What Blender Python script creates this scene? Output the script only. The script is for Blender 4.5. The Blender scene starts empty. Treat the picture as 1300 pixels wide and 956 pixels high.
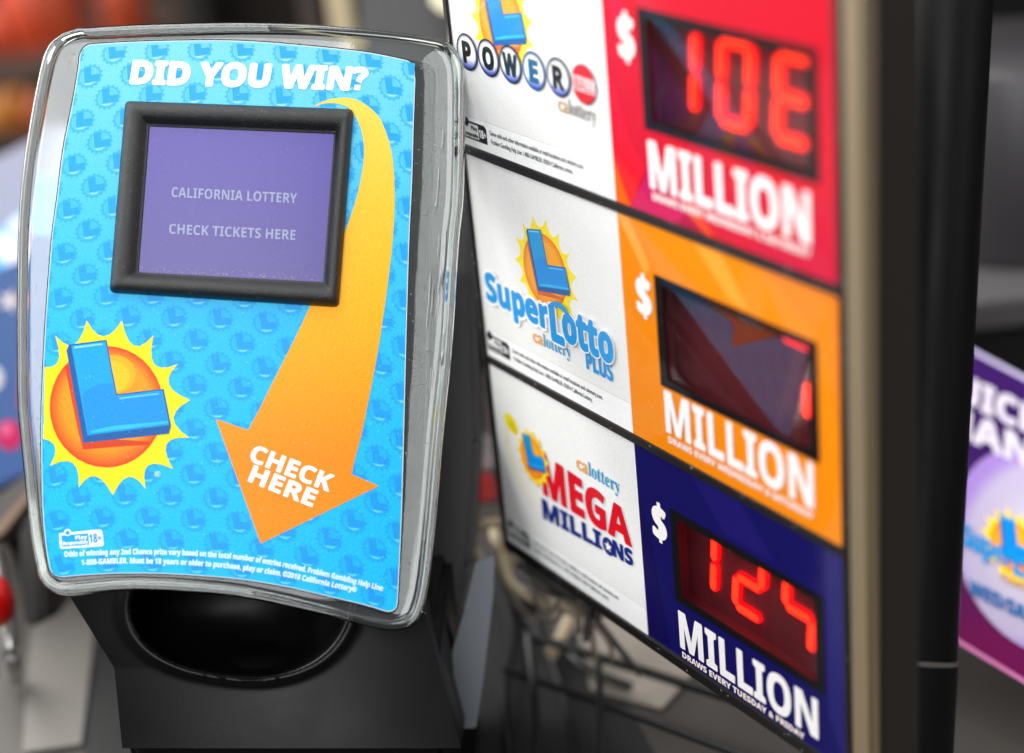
import bpy, bmesh, math, random
from mathutils import Vector, Matrix
from mathutils.geometry import tessellate_polygon
random.seed(7)
C = bpy.context.scene.collection
SC = bpy.context.scene
F = 2227.0

# ------------------------------------------------------------------ camera frame
U = Vector((-.095, .900, .4246)).normalized()            # world up seen in camera axes
fw = Vector((0, 0, -1)); fw = (fw - U * fw.dot(U)).normalized()
rt = fw.cross(U).normalized()
R = Matrix((rt, fw, U))                                   # camera axes -> world axes
CAM = Vector((0, 0, 1.45))
def ray(x, y): return Vector(((x - 650) / F, -(y - 478) / F, -1.0))
def W(c): return R @ c + CAM                              # camera-space point to world
def D(c): return R @ c
def P(x, y, z): return W(ray(x, y) * z)

cam = bpy.data.cameras.new('camera'); co = bpy.data.objects.new('camera', cam); C.objects.link(co)
M = R.to_4x4(); M.translation = CAM; co.matrix_world = M
cam.sensor_width = 36; cam.lens = F / 1300 * 36
cam.clip_start = .02; cam.clip_end = 50
cam.dof.use_dof = True; cam.dof.focus_distance = .750; cam.dof.aperture_fstop = 2.8
SC.camera = co

# ------------------------------------------------------------------ colours and materials
def lin(c):
    out = []
    for v in c[:3]:
        v = max(0, min(255, v)) / 255
        out.append(v / 12.92 if v <= .04045 else ((v + .055) / 1.055) ** 2.4)
    return tuple(out)
def mix(a, b, t): t = max(0, min(1, t)); return tuple(a[i] * (1 - t) + b[i] * t for i in range(3))

def mat(name, col, rough=.5, metal=0, coat=0, trans=0, ior=1.5, emit=None, es=0, spec=.5):
    m = bpy.data.materials.new(name); m.use_nodes = True
    b = m.node_tree.nodes['Principled BSDF']
    b.inputs['Base Color'].default_value = (*lin(col), 1)
    b.inputs['Roughness'].default_value = rough
    b.inputs['Metallic'].default_value = metal
    b.inputs['Coat Weight'].default_value = coat
    b.inputs['Coat Roughness'].default_value = .06
    b.inputs['Transmission Weight'].default_value = trans
    b.inputs['IOR'].default_value = ior
    b.inputs['Specular IOR Level'].default_value = spec
    if emit:
        b.inputs['Emission Color'].default_value = (*lin(emit), 1)
        b.inputs['Emission Strength'].default_value = es
    return m
def N(m, t, **k):
    n = m.node_tree.nodes.new(t)
    for a, v in k.items(): setattr(n, a, v)
    return n
def grain(m, scale, strength, dist=.0005, rough_var=None, detail=3, col_var=0):
    """fine surface grain: bump plus a little variation in gloss and colour"""
    nt = m.node_tree; b = nt.nodes['Principled BSDF']
    tc = N(m, 'ShaderNodeTexCoord'); no = N(m, 'ShaderNodeTexNoise')
    no.inputs['Scale'].default_value = scale; no.inputs['Detail'].default_value = detail
    nt.links.new(tc.outputs['Object'], no.inputs['Vector'])
    bu = N(m, 'ShaderNodeBump'); bu.inputs['Strength'].default_value = strength; bu.inputs['Distance'].default_value = dist
    nt.links.new(no.outputs['Fac'], bu.inputs['Height']); nt.links.new(bu.outputs['Normal'], b.inputs['Normal'])
    if rough_var:
        n2 = N(m, 'ShaderNodeTexNoise'); n2.inputs['Scale'].default_value = scale * .04; n2.inputs['Detail'].default_value = 5
        nt.links.new(tc.outputs['Object'], n2.inputs['Vector'])
        mr = N(m, 'ShaderNodeMapRange'); mr.inputs['To Min'].default_value = rough_var[0]; mr.inputs['To Max'].default_value = rough_var[1]
        mr.inputs['From Min'].default_value = .3; mr.inputs['From Max'].default_value = .7
        nt.links.new(n2.outputs['Fac'], mr.inputs['Value']); nt.links.new(mr.outputs['Result'], b.inputs['Roughness'])
    return m
def dust(m, scale=900, thr=.035, amount=.6, col=(200, 200, 195)):
    """specks of dust lying on a surface, mixed into its own colour"""
    nt = m.node_tree; b = nt.nodes['Principled BSDF']
    tc = N(m, 'ShaderNodeTexCoord'); v = N(m, 'ShaderNodeTexVoronoi'); v.inputs['Scale'].default_value = scale
    nt.links.new(tc.outputs['Object'], v.inputs['Vector'])
    no = N(m, 'ShaderNodeTexNoise'); no.inputs['Scale'].default_value = 60; nt.links.new(tc.outputs['Object'], no.inputs['Vector'])
    sep = N(m, 'ShaderNodeSeparateColor'); nt.links.new(v.outputs['Color'], sep.inputs['Color'])
    g = N(m, 'ShaderNodeMath', operation='GREATER_THAN'); g.inputs[1].default_value = .90
    nt.links.new(sep.outputs[0], g.inputs[0])
    l = N(m, 'ShaderNodeMath', operation='LESS_THAN'); l.inputs[1].default_value = thr * 8
    nt.links.new(v.outputs['Distance'], l.inputs[0])
    a = N(m, 'ShaderNodeMath', operation='MULTIPLY'); nt.links.new(g.outputs[0], a.inputs[0]); nt.links.new(l.outputs[0], a.inputs[1])
    a2 = N(m, 'ShaderNodeMath', operation='MULTIPLY'); nt.links.new(a.outputs[0], a2.inputs[0]); nt.links.new(no.outputs['Fac'], a2.inputs[1])
    a3 = N(m, 'ShaderNodeMath', operation='MULTIPLY'); nt.links.new(a2.outputs[0], a3.inputs[0]); a3.inputs[1].default_value = amount * 1.6
    mx = N(m, 'ShaderNodeMix', data_type='RGBA')
    src = b.inputs['Base Color'].links[0].from_socket if b.inputs['Base Color'].links else None
    if src: nt.links.new(src, mx.inputs[6])
    else: mx.inputs[6].default_value = b.inputs['Base Color'].default_value
    mx.inputs[7].default_value = (*lin(col), 1)
    nt.links.new(a3.outputs[0], mx.inputs[0]); nt.links.new(mx.outputs[2], b.inputs['Base Color'])
    return m
def ink(name, rough=.4, coat=0, bump=0, es=0, paper=True):
    """printed artwork: the ink colours are stored per face corner"""
    m = mat(name, (255, 255, 255), rough, coat=coat)
    nt = m.node_tree; b = nt.nodes['Principled BSDF']
    at = N(m, 'ShaderNodeAttribute', attribute_name='ink')
    tc = N(m, 'ShaderNodeTexCoord'); no = N(m, 'ShaderNodeTexNoise'); no.inputs['Scale'].default_value = 1500; no.inputs['Detail'].default_value = 2
    nt.links.new(tc.outputs['Object'], no.inputs['Vector'])
    mr = N(m, 'ShaderNodeMapRange'); mr.inputs['From Min'].default_value = .3; mr.inputs['From Max'].default_value = .7
    mr.inputs['To Min'].default_value = .9; mr.inputs['To Max'].default_value = 1.04
    nt.links.new(no.outputs['Fac'], mr.inputs['Value'])
    mu = N(m, 'ShaderNodeVectorMath', operation='MULTIPLY')
    nt.links.new(at.outputs['Color'], mu.inputs[0]); nt.links.new(mr.outputs['Result'], mu.inputs[1])
    nt.links.new(mu.outputs[0], b.inputs['Base Color'])
    if es:
        nt.links.new(at.outputs['Color'], b.inputs['Emission Color']); b.inputs['Emission Strength'].default_value = es
    if bump:
        n2 = N(m, 'ShaderNodeTexNoise'); n2.inputs['Scale'].default_value = 700; n2.inputs['Detail'].default_value = 3
        nt.links.new(tc.outputs['Object'], n2.inputs['Vector'])
        bu = N(m, 'ShaderNodeBump'); bu.inputs['Strength'].default_value = bump; bu.inputs['Distance'].default_value = .0004
        nt.links.new(n2.outputs['Fac'], bu.inputs['Height']); nt.links.new(bu.outputs['Normal'], b.inputs['Normal'])
    return m

INK_CARD = ink('card_ink', .42, bump=.35)
INK_CARD.node_tree.nodes['Principled BSDF'].inputs['Specular IOR Level'].default_value = .18
INK_SIGN = ink('sign_ink', .35, coat=.35)
INK_GLOSS = ink('gloss_panel_ink', .6, coat=.5)
INK_GLOSS.node_tree.nodes['Principled BSDF'].inputs['Specular IOR Level'].default_value = .12
dust(INK_CARD, 620, .02, .3, (225, 232, 235))
INK_SOFT = ink('far_ink', .75)
INK_SOFT.node_tree.nodes['Principled BSDF'].inputs['Specular IOR Level'].default_value = .08
BLACK_PL = dust(grain(mat('black_textured_plastic', (11, 15, 15), .36, spec=.6), 2600, .55, .0006), 1500, .03, .35)
BLACK_GLOSS = grain(mat('black_plastic', (20, 19, 19), .35), 400, .1, rough_var=(.3, .45))
DARK_BODY = grain(mat('dark_grey_plastic', (44, 42, 41), .45), 1500, .25)
STAND_PL = grain(mat('stand_plastic', (7, 6, 6), .38, spec=.15), 700, .05, rough_var=(.28, .42))
FRAME_BLK = dust(grain(mat('black_frame', (24, 22, 21), .4), 500, .15), 500, .03, .5)

# ------------------------------------------------------------------ object helpers
def tag(o, label=None, cat=None, group=None, kind=None):
    for k, v in (('label', label), ('category', cat), ('group', group), ('kind', kind)):
        if v: o[k] = v
    return o
def thing(name, loc, label, cat, group=None):
    o = bpy.data.objects.new(name, None); C.objects.link(o); o.location = loc; o.empty_display_size = .02
    return tag(o, label, cat, group)
def link(name, me, parent=None, origin=None):
    o = bpy.data.objects.new(name, me); C.objects.link(o)
    if parent:
        o.parent = parent
        inv = Matrix.Identity(4); q = parent
        while q:
            inv = inv @ Matrix.Translation(-q.location) if q.type == 'EMPTY' else inv
            q = q.parent
        o.matrix_parent_inverse = inv if parent.type == 'EMPTY' else Matrix.Identity(4)
    else:
        vs = [v.co for v in me.vertices]
        c = sum(vs, Vector()) / len(vs); c.z = min(v.z for v in vs)
        me.transform(Matrix.Translation(-c)); o.location = c
    return o
def from_bm(name, bm, m, parent=None, smooth=False):
    bm.normal_update()
    me = bpy.data.meshes.new(name); bm.to_mesh(me); bm.free()
    for x in (m if isinstance(m, (list, tuple)) else [m]): me.materials.append(x)
    if smooth:
        for p in me.polygons: p.use_smooth = True
        me.set_sharp_from_angle(angle=math.radians(50))
    return link(name, me, parent)

# ------------------------------------------------------------------ flat artwork on a surface
_tc = {}
def sb(s):
    r = ''
    for ch in s:
        if 'A' <= ch <= 'Z': r += chr(0x1D5D4 + ord(ch) - 65)
        elif 'a' <= ch <= 'z': r += chr(0x1D5EE + ord(ch) - 97)
        elif '0' <= ch <= '9': r += chr(0x1D7EC + ord(ch) - 48)
        else: r += ch
    return r
def serif(s):
    r = ''
    for ch in s:
        if 'A' <= ch <= 'Z': r += chr(0x1D400 + ord(ch) - 65)
        elif 'a' <= ch <= 'z': r += chr(0x1D41A + ord(ch) - 97)
        else: r += ch
    return r
def glyphs(s, style):
    """outline triangles of a line of text, scaled to cap height 1, starting at x=0"""
    k = (s, style)
    if k in _tc: return _tc[k]
    body = sb(s) if style == 'bold' else serif(s) if style == 'serif' else s
    cu = bpy.data.curves.new('t', 'FONT'); cu.body = body; cu.resolution_u = 5
    o = bpy.data.objects.new('t', cu); C.objects.link(o)
    dg = bpy.context.evaluated_depsgraph_get(); dg.update()
    me = bpy.data.meshes.new_from_object(o.evaluated_get(dg))
    v = [(p.co.x, p.co.y) for p in me.vertices]; f = [tuple(p.vertices) for p in me.polygons]
    bpy.data.objects.remove(o); bpy.data.curves.remove(cu); bpy.data.meshes.remove(me)
    x0 = min(p[0] for p in v); x1 = max(p[0] for p in v)
    ch = .70 if style == 'plain' else .72
    v = [((p[0] - x0) / ch, p[1] / ch) for p in v]
    _tc[k] = (v, f, (x1 - x0) / ch)
    return _tc[k]

class Art:
    def __init__(s, chart, grid=0): s.ch = chart; s.tris = []; s.grid = grid
    def raw(s, tris2d, col, h):
        s.tris.append((tris2d, col, h))
    def poly(s, loops, col, h, grid=None, clip=None):
        if not isinstance(loops[0][0], (list, tuple)): loops = [loops]
        vs = [Vector((p[0], p[1], 0)) for l in loops for p in l]
        tr = tessellate_polygon([[Vector((p[0], p[1], 0)) for p in l] for l in loops])
        tris = [[(vs[i].x, vs[i].y) for i in t] for t in tr]
        g = s.grid if grid is None else grid
        if g or clip: tris = cut(tris, g, clip)
        s.raw(tris, col, h)
    def line(s, pts, w, col, h, taper=None):
        n = len(pts)
        L, Rr = [], []
        for i, p in enumerate(pts):
            a = pts[max(0, i - 1)]; b = pts[min(n - 1, i + 1)]
            dx, dy = b[0] - a[0], b[1] - a[1]; d = math.hypot(dx, dy) or 1
            ww = w * (taper(i / (n - 1)) if taper else 1) / 2
            L.append((p[0] - dy / d * ww, p[1] + dx / d * ww)); Rr.append((p[0] + dy / d * ww, p[1] - dx / d * ww))
        tr = []
        for i in range(n - 1):
            tr += [[L[i], L[i + 1], Rr[i + 1]], [L[i], Rr[i + 1], Rr[i]]]
        s.raw(tr, col, h)
    def ell(s, cx, cy, rx, ry, col, h, n=40, grid=None, rot=0):
        c, k = math.cos(rot), math.sin(rot)
        pts = []
        for i in range(n):
            a = 2 * math.pi * i / n; x, y = rx * math.cos(a), ry * math.sin(a)
            pts.append((cx + x * c - y * k, cy + x * k + y * c))
        s.poly(pts, col, h, grid)
    def text(s, txt, base, cap, col, h, style='bold', slant=0, bold=0, cap2=None, updir=None):
        """base: polyline the baseline follows (2+ points); cap: cap height; bold: extra weight as a share of cap height"""
        v, f, w = glyphs(txt, style)
        bp = base if len(base) > 2 else [base[0], base[1]]
        if len(bp) > 2: bp = crom(bp, 6)
        seg = [0]
        for a, b in zip(bp, bp[1:]): seg.append(seg[-1] + math.hypot(b[0] - a[0], b[1] - a[1]))
        T = seg[-1]
        def at(u):
            d = max(-.05, min(1.05, u)) * T
            i = 0
            while i < len(seg) - 2 and seg[i + 1] < d: i += 1
            a, b = bp[i], bp[i + 1]; L = seg[i + 1] - seg[i]; t = (d - seg[i]) / L
            tx, ty = (b[0] - a[0]) / L, (b[1] - a[1]) / L
            return a[0] + (b[0] - a[0]) * t, a[1] + (b[1] - a[1]) * t, tx, ty
        offs = [(0, 0)]
        if bold:
            offs += [(bold * math.cos(a), bold * math.sin(a)) for a in [i * math.pi / 4 for i in range(8)]]
        for j, (ox, oy) in enumerate(offs):
            out = []
            for (x, y) in v:
                u = x / w
                bx, by, tx, ty = at(u)
                cc = cap if cap2 is None else cap + (cap2 - cap) * u
                yy = y + oy
                ux, uy = (ty, -tx) if updir is None else updir
                e = cc * ox + yy * cc * slant
                out.append((bx + ux * yy * cc + tx * e, by + uy * yy * cc + ty * e))
            tr = []
            for q in f:
                for i in range(1, len(q) - 1): tr.append([out[q[0]], out[q[i]], out[q[i + 1]]])
            s.raw(tr, col, h + j * .000006)
    def build(s, name, m, parent=None):
        me = bpy.data.meshes.new(name); V = []; Fc = []; K = []
        for tris, col, h in s.tris:
            fn = callable(col); c0 = None if fn else lin(col)
            for t in tris:
                ar = (t[1][0] - t[0][0]) * (t[2][1] - t[0][1]) - (t[1][1] - t[0][1]) * (t[2][0] - t[0][0])
                if abs(ar) < 1e-9: continue
                if ar > 0: t = [t[0], t[2], t[1]]
                i = len(V)
                for p in t:
                    V.append(s.ch(p[0], p[1], h)); K.append(lin(col(p[0], p[1])) if fn else c0)
                Fc.append((i, i + 1, i + 2))
        me.from_pydata(V, [], Fc)
        a = me.color_attributes.new('ink', 'FLOAT_COLOR', 'POINT')
        a.data.foreach_set('color', [x for c in K for x in (*c, 1)])
        me.materials.append(m)
        return link(name, me, parent)
def cut(tris, g, clip=None):
    bm = bmesh.new()
    for t in tris:
        try: bm.faces.new([bm.verts.new((p[0], p[1], 0)) for p in t])
        except ValueError: pass
    bmesh.ops.remove_doubles(bm, verts=bm.verts[:], dist=1e-5)
    def bis(co, no, clear=False):
        bmesh.ops.bisect_plane(bm, geom=bm.verts[:] + bm.edges[:] + bm.faces[:], plane_co=co, plane_no=no, clear_outer=clear)
    for c in (clip or []): bis(Vector((*c[0], 0)), Vector((*c[1], 0)), True)
    if g and bm.verts:
        x0, x1 = min(v.co.x for v in bm.verts), max(v.co.x for v in bm.verts)
        y0, y1 = min(v.co.y for v in bm.verts), max(v.co.y for v in bm.verts)
        for i in range(math.ceil(x0 / g), math.floor(x1 / g) + 1): bis(Vector((i * g, 0, 0)), Vector((1, 0, 0)))
        for i in range(math.ceil(y0 / g), math.floor(y1 / g) + 1): bis(Vector((0, i * g, 0)), Vector((0, 1, 0)))
    bmesh.ops.triangulate(bm, faces=bm.faces[:])
    out = [[(v.co.x, v.co.y) for v in f.verts] for f in bm.faces]
    bm.free(); return out
def crom(p, n, closed=False):
    out = []; N_ = len(p)
    for i in range(N_ if closed else N_ - 1):
        if closed: a, b, c, d = p[i - 1], p[i], p[(i + 1) % N_], p[(i + 2) % N_]
        else: a, b, c, d = p[max(0, i - 1)], p[i], p[i + 1], p[min(N_ - 1, i + 2)]
        for k in range(n):
            t = k / n
            out.append(tuple(.5 * (2 * b[j] + (c[j] - a[j]) * t + (2 * a[j] - 5 * b[j] + 4 * c[j] - d[j]) * t * t + (3 * b[j] - a[j] - 3 * c[j] + d[j]) * t ** 3) for j in range(2)))
    if not closed: out.append(tuple(p[-1]))
    return out

# the lottery emblem traced once: sunburst, ball, letter L (units: zoomed trace pixels, y down)
SPIKE = [(280, 28), (458, 28), (617, 103), (740, 248), (803, 430), (797, 620), (715, 778), (578, 880), (412, 912), (240, 872), (95, 762), (5, 622), (-35, 440), (10, 250), (120, 103)]
VALL = [(365, 108), (518, 155), (622, 250), (695, 350), (718, 520), (683, 652), (590, 760), (490, 818), (325, 815), (210, 748), (115, 655), (65, 520), (62, 370), (130, 245), (215, 150)]
def sunburst():
    out = []
    for i in range(15):
        a, v, b = SPIKE[i], VALL[i], SPIKE[(i + 1) % 15]
        for k in range(6):                      # scalloped edge between two spikes
            t = k / 6
            c = (2 * v[0] - .5 * (a[0] + b[0]), 2 * v[1] - .5 * (a[1] + b[1]))
            out.append(tuple((1 - t) ** 2 * a[j] + 2 * t * (1 - t) * c[j] + t * t * b[j] for j in range(2)))
    return out
def emblem(art, f, h, clip=None, rich=True, yellow=(255, 222, 0), face=(0, 165, 240)):
    dh = .00003
    mp = lambda L: [f(*p) for p in L]
    art.poly(mp(sunburst()), yellow, h, clip=clip)
    # ball with its printed shading
    n = 36
    def ball(cx, cy, rx, ry, col, k):
        art.poly(mp([(cx + rx * math.cos(2 * math.pi * i / n), cy + ry * math.sin(2 * math.pi * i / n)) for i in range(n)]), col, h + dh * k, clip=clip)
    ball(380, 464, 288, 308, (236, 120, 0), 1)
    for i in range(8):
        t = i / 7
        ball(380 + 4 * t, 464 - 14 * t, 286 - 58 * t, 306 - 74 * t, mix((236, 70, 8) if rich else (236, 120, 20), (255, 150, 0) if rich else (248, 168, 30), t ** .7), 2 + i * .5)
    if rich:
        ball(420, 300, 108, 98, (255, 172, 0), 6.4); ball(412, 312, 86, 80, (255, 190, 20), 6.8)
    # shadow printed under the L
    art.poly(mp([(170, 260), (215, 240), (292, 620), (600, 640), (590, 655), (262, 680), (240, 600)]), (205, 58, 0) if rich else (215, 95, 20), h + dh * 7.5)
    dk = (0, 88, 160)
    art.poly(mp([(178, 178), (192, 150), (380, 125), (433, 400), (669, 373), (706, 560), (696, 600), (263, 647)]), dk, h + dh * 8.5)
    art.poly(mp([(203, 156), (376, 133), (427, 408), (663, 381), (697, 556), (285, 608)]), face, h + dh * 9.5)
    art.poly(mp([(256, 400), (290, 372), (345, 350), (409, 345), (421, 412), (660, 386), (692, 552), (287, 602)]), mix(face, (0, 130, 230), .55), h + dh * 10.5)
    art.poly(mp([(218, 160), (360, 143), (361, 151), (219, 170)]), (120, 215, 250), h + dh * 11.5)
    art.poly(mp([(445, 418), (645, 394), (646, 401), (446, 427)]), (90, 200, 250), h + dh * 11.5)
    art.poly(mp([(300, 586), (420, 560), (690, 536), (692, 548), (302, 598)]), (40, 185, 245), h + dh * 11.5)
def affine(src, dst):
    """least-squares affine map from src points to dst points"""
    A = [[0.] * 3 for _ in range(3)]; bx = [0.] * 3; by = [0.] * 3
    for (x, y), (p, q) in zip(src, dst):
        r = (x, y, 1)
        for i in range(3):
            for j in range(3): A[i][j] += r[i] * r[j]
            bx[i] += r[i] * p; by[i] += r[i] * q
    Ai = Matrix(A).inverted(); X = Ai @ Vector(bx); Y = Ai @ Vector(by)
    return lambda x, y: (X[0] * x + X[1] * y + X[2], Y[0] * x + Y[1] * y + Y[2])

# ================================================================== 1. THE TICKET CHECKER
tilt = math.radians(5.5)
sn = Vector((.03, math.sin(tilt), math.cos(tilt))).normalized()      # face normal, camera axes
sc0 = ray(300, 410) * .737
su = Vector((.998, .03, 0)); su = (su - sn * su.dot(sn)).normalized()
sv = sn.cross(su)
SAG = .005 / (.085 ** 2)
def face(px, py, h=0):
    r = ray(px, py); off = 0
    for _ in range(4):
        q = sc0 + sn * off; p = r * ((q.dot(sn)) / r.dot(sn)); u = (p - sc0).dot(su); off = -SAG * u * u
    n = (sn + su * (2 * SAG * u)).normalized()
    return W(p + n * h)
checker = thing('ticket_checker', P(300, 880, .74), 'lottery ticket checker with blue DID YOU WIN card, purple screen and clear plastic rim', 'ticket checker')

cardL = [(104, 62), (94, 125), (81.5, 188), (73.5, 251), (67, 300), (60, 390), (56, 460), (53.5, 530), (53.5, 580), (55, 648), (60, 700), (66, 733)]
cardT = [(104, 58), (160, 54.5), (230, 52.5), (310, 53), (400, 60), (470, 68), (527, 80)]
cardR = [(527, 80), (524, 160), (522, 230), (518.6, 300), (515.5, 400), (513, 500), (511, 580), (509, 650), (506, 720), (503, 780)]
cardB = [(66, 733), (110, 729), (157, 727), (220, 728), (300, 734), (363, 744), (425, 758), (470, 769), (503, 780)]
def pl(p, t):
    n = len(p) - 1; d = max(0, min(.99999, t)) * n; i = int(d); k = d - i
    a, b, c, e = p[max(0, i - 1)], p[i], p[i + 1], p[min(n, i + 2)]
    return tuple(.5 * (2 * b[j] + (c[j] - a[j]) * k + (2 * a[j] - 5 * b[j] + 4 * c[j] - e[j]) * k * k + (3 * b[j] - a[j] - 3 * c[j] + e[j]) * k ** 3) for j in range(2))
def byy(p, v):                     # point of an edge at height share v
    y = p[0][1] + (p[-1][1] - p[0][1]) * v
    for a, b in zip(p, p[1:]):
        if a[1] <= y <= b[1] or b is p[-1]: return (a[0] + (b[0] - a[0]) * (y - a[1]) / (b[1] - a[1]), y)
def byx(p, u):
    x = p[0][0] + (p[-1][0] - p[0][0]) * u
    for a, b in zip(p, p[1:]):
        if a[0] <= x <= b[0] or b is p[-1]: return (x, a[1] + (b[1] - a[1]) * (x - a[0]) / (b[0] - a[0]))
cT, cB, cL, cR = crom(cardT, 8), crom(cardB, 8), crom(cardL, 6), crom(cardR, 6)
def coons(u, v):
    u = max(.001, min(.999, u)); v = max(.001, min(.999, v))
    T, B, L, Rr = byx(cT, u), byx(cB, u), byy(cL, v), byy(cR, v)
    a, b, c, d = cardT[0], cardT[-1], cardB[0], cardB[-1]
    return tuple((1 - v) * T[j] + v * B[j] + (1 - u) * L[j] + u * Rr[j] - ((1 - u) * (1 - v) * a[j] + u * (1 - v) * b[j] + (1 - u) * v * c[j] + u * v * d[j]) for j in range(2))
def rounded(loop, keep=8):
    return loop
card_loop = []
def corner(a, b, c, n=6):
    return [tuple((1 - t) ** 2 * a[j] + 2 * t * (1 - t) * b[j] + t * t * c[j] for j in range(2)) for t in [i / n for i in range(n + 1)]]
card_loop = ([p for p in cT if 116 < p[0] < 514] + corner((514, 76.8), (526.5, 80), (525.5, 96)) + [p for p in cR if 100 < p[1] < 762]
             + corner((503.8, 764), (503, 778), (489, 775)) + [p for p in reversed(cB) if 84 < p[0] < 486]
             + corner((82, 731.5), (64, 733), (62.5, 714)) + [p for p in reversed(cL) if 76 < p[1] < 710] + corner((101.5, 74), (104.5, 58.5), (115, 57.3)))
def skyblue(x, y):  # printed blue fade; the paler top also has glare painted into it
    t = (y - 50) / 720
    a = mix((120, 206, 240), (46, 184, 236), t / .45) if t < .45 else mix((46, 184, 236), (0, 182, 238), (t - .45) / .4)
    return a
def stampcol(x, y):
    t = (y - 50) / 720
    return mix((36, 160, 228), (0, 146, 228), t)
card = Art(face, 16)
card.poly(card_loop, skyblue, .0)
# watermark stamps printed over the whole card: spiky ring, pale ball, letter L
def stamp(u0, v0, r):
    cx, cy = coons(u0, v0)
    rx = r / 425; ry = r / 690
    def g(x, y): return coons(u0 + x * rx, v0 + y * ry)
    if any(False for _ in ()): return
    n = 15; out = []; inn = []
    for i in range(n * 2):
        a = math.pi * i / n; q = 1.2 if i % 2 == 0 else .98
        out.append(g(q * math.cos(a), q * math.sin(a))); inn.append(g(.86 * math.cos(a), .86 * math.sin(a)))
    tr = []
    for i in range(2 * n):
        j = (i + 1) % (2 * n); tr += [[out[i], out[j], inn[j]], [out[i], inn[j], inn[i]]]
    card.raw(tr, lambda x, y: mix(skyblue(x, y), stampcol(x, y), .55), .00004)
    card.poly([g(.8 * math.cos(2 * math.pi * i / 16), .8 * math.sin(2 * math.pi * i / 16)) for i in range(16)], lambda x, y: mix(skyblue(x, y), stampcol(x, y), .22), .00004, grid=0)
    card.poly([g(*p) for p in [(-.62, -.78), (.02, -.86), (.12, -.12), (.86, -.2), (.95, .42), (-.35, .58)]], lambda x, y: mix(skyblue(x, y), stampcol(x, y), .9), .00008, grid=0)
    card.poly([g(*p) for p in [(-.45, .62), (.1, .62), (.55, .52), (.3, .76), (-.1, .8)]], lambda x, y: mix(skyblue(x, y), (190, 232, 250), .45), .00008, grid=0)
random.seed(3)
for j in range(-1, 26):
    for i in range(-1, 9):
        u = .100 + i * .128 + (.064 if j % 2 else 0); v = .012 + j * .0421
        if -.03 < u < 1.03 and -.02 < v < 1.02: stamp(u, v, 14.2)
card_o = card.build('printed_card', INK_CARD, checker)
# white paper edge of the card, seen as a thin line, and dark gap around it
ed = Art(face, 16)
big = lambda k: [(x + k * nx, y + k * ny) for (x, y), (nx, ny) in zip(card_loop, loop_n)]
loop_n = []
nL = len(card_loop)
for i in range(nL):
    a, b = card_loop[i - 1], card_loop[(i + 1) % nL]; dx, dy = b[0] - a[0], b[1] - a[1]; d = math.hypot(dx, dy) or 1
    loop_n.append((dy / d, -dx / d))
ed.poly(big(1.2), (205, 222, 226), -.00012); ed.poly(big(2.6), (30, 40, 42), -.00022)
ed.build('card_edge', INK_CARD, card_o)

arrow_loop = ([(398, 135.5), (412, 128), (430, 124.5), (448, 125.5), (466, 134), (483, 152), (495, 184), (500, 220), (501, 260), (499, 298), (494.5, 343), (485, 412), (475.7, 468), (460, 546.6), (450.5, 583), (446.5, 602)])
arrow_out = crom(arrow_loop, 5)
arrow_in = crom([(315, 546), (330, 518), (347, 484), (374, 430.5), (394, 388), (420, 335), (435, 302), (451, 256.5), (460, 217), (462, 187), (457, 160), (445, 139), (430, 132), (412, 131.5), (399, 136)], 5)
arrow = arrow_out + [(481, 617), (331, 690), (274, 532)] + arrow_in[:-1]
ar = Art(face, 14)
def arcol(x, y):
    t = (y - 120) / 560
    return mix((255, 208, 84), (255, 176, 20), t / .5) if t < .5 else mix((255, 176, 20), (252, 138, 0), (t - .5) / .32)
ar.poly(arrow, arcol, .00014)
ar.build('arrow', INK_CARD, card_o)

em = Art(face, 14)
emblem(em, lambda x, y: (40 + x / 3.981, 400 + y / 3.983), .00018, clip=[((57.5, 430), (-1, -.02)), ], rich=True, yellow=(255, 226, 0), face=(0, 160, 245))
em.ell(200, 602, 4, 4, (170, 215, 130), .0002); em.ell(200, 602, 3, 3, (40, 185, 240), .00024); em.text('R', [(198.2, 604), (201.8, 604)], 4, (190, 225, 140), .00028)
em.build('emblem', INK_CARD, card_o)

tx = Art(face)
Wt = (250, 252, 253)
tx.text('DID YOU WIN', [(166, 105.5), (264, 108.2), (338, 110), (442, 113.8)], 28.0, Wt, .0002, slant=.13, bold=.065)
# question mark drawn by hand: hook and dot
tx.line(crom([(448, 93), (450, 90), (457, 88.5), (463, 90), (464, 94), (458, 99), (455, 104.5)], 5), 7.5, Wt, .00026)
tx.poly([(450.3, 107.5), (458, 108), (457, 115), (449.2, 114.6)], Wt, .0002)
tx.text('CHECK', [(316, 584.5), (417, 624)], 21.5, Wt, .0002, bold=.03)
tx.text('HERE', [(315, 610.5), (396, 643.5)], 21.5, Wt, .0002, bold=.03)
lc = (205, 238, 252)
tx.text('Odds of winning any 2nd Chance prize vary based on the total number of entries received. Problem Gambling Help Line:',
        [(82, 707), (150, 704), (226, 704.5), (300, 710), (350, 718), (383, 725), (430, 736), (486, 750.5)], 6.8, lc, .0002, bold=.05)
tx.text('1-800-GAMBLER. Must be 18 years or older to purchase, play or claim. ©2018 California Lottery®',
        [(104, 717.5), (150, 715.3), (193, 715.5), (250, 718), (300, 722.5), (350, 730), (380, 736), (452, 752)], 6.8, lc, .0002, bold=.05)
tx.build('lettering', INK_CARD, card_o)
bd = Art(face)
bd.poly([(75, 677), (127, 672), (130, 674), (132, 691.5), (130, 693.5), (78, 697), (76, 695)], (225, 243, 252), .00014)
bd.poly([(78, 680), (112, 677), (113.3, 691.5), (79.6, 694)], (0, 160, 232), .00018)
bd.ell(86, 676, 4.5, 4.5, (225, 243, 252), .0002); bd.ell(86, 676.5, 2.6, 2.6, (0, 160, 232), .00024)
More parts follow.
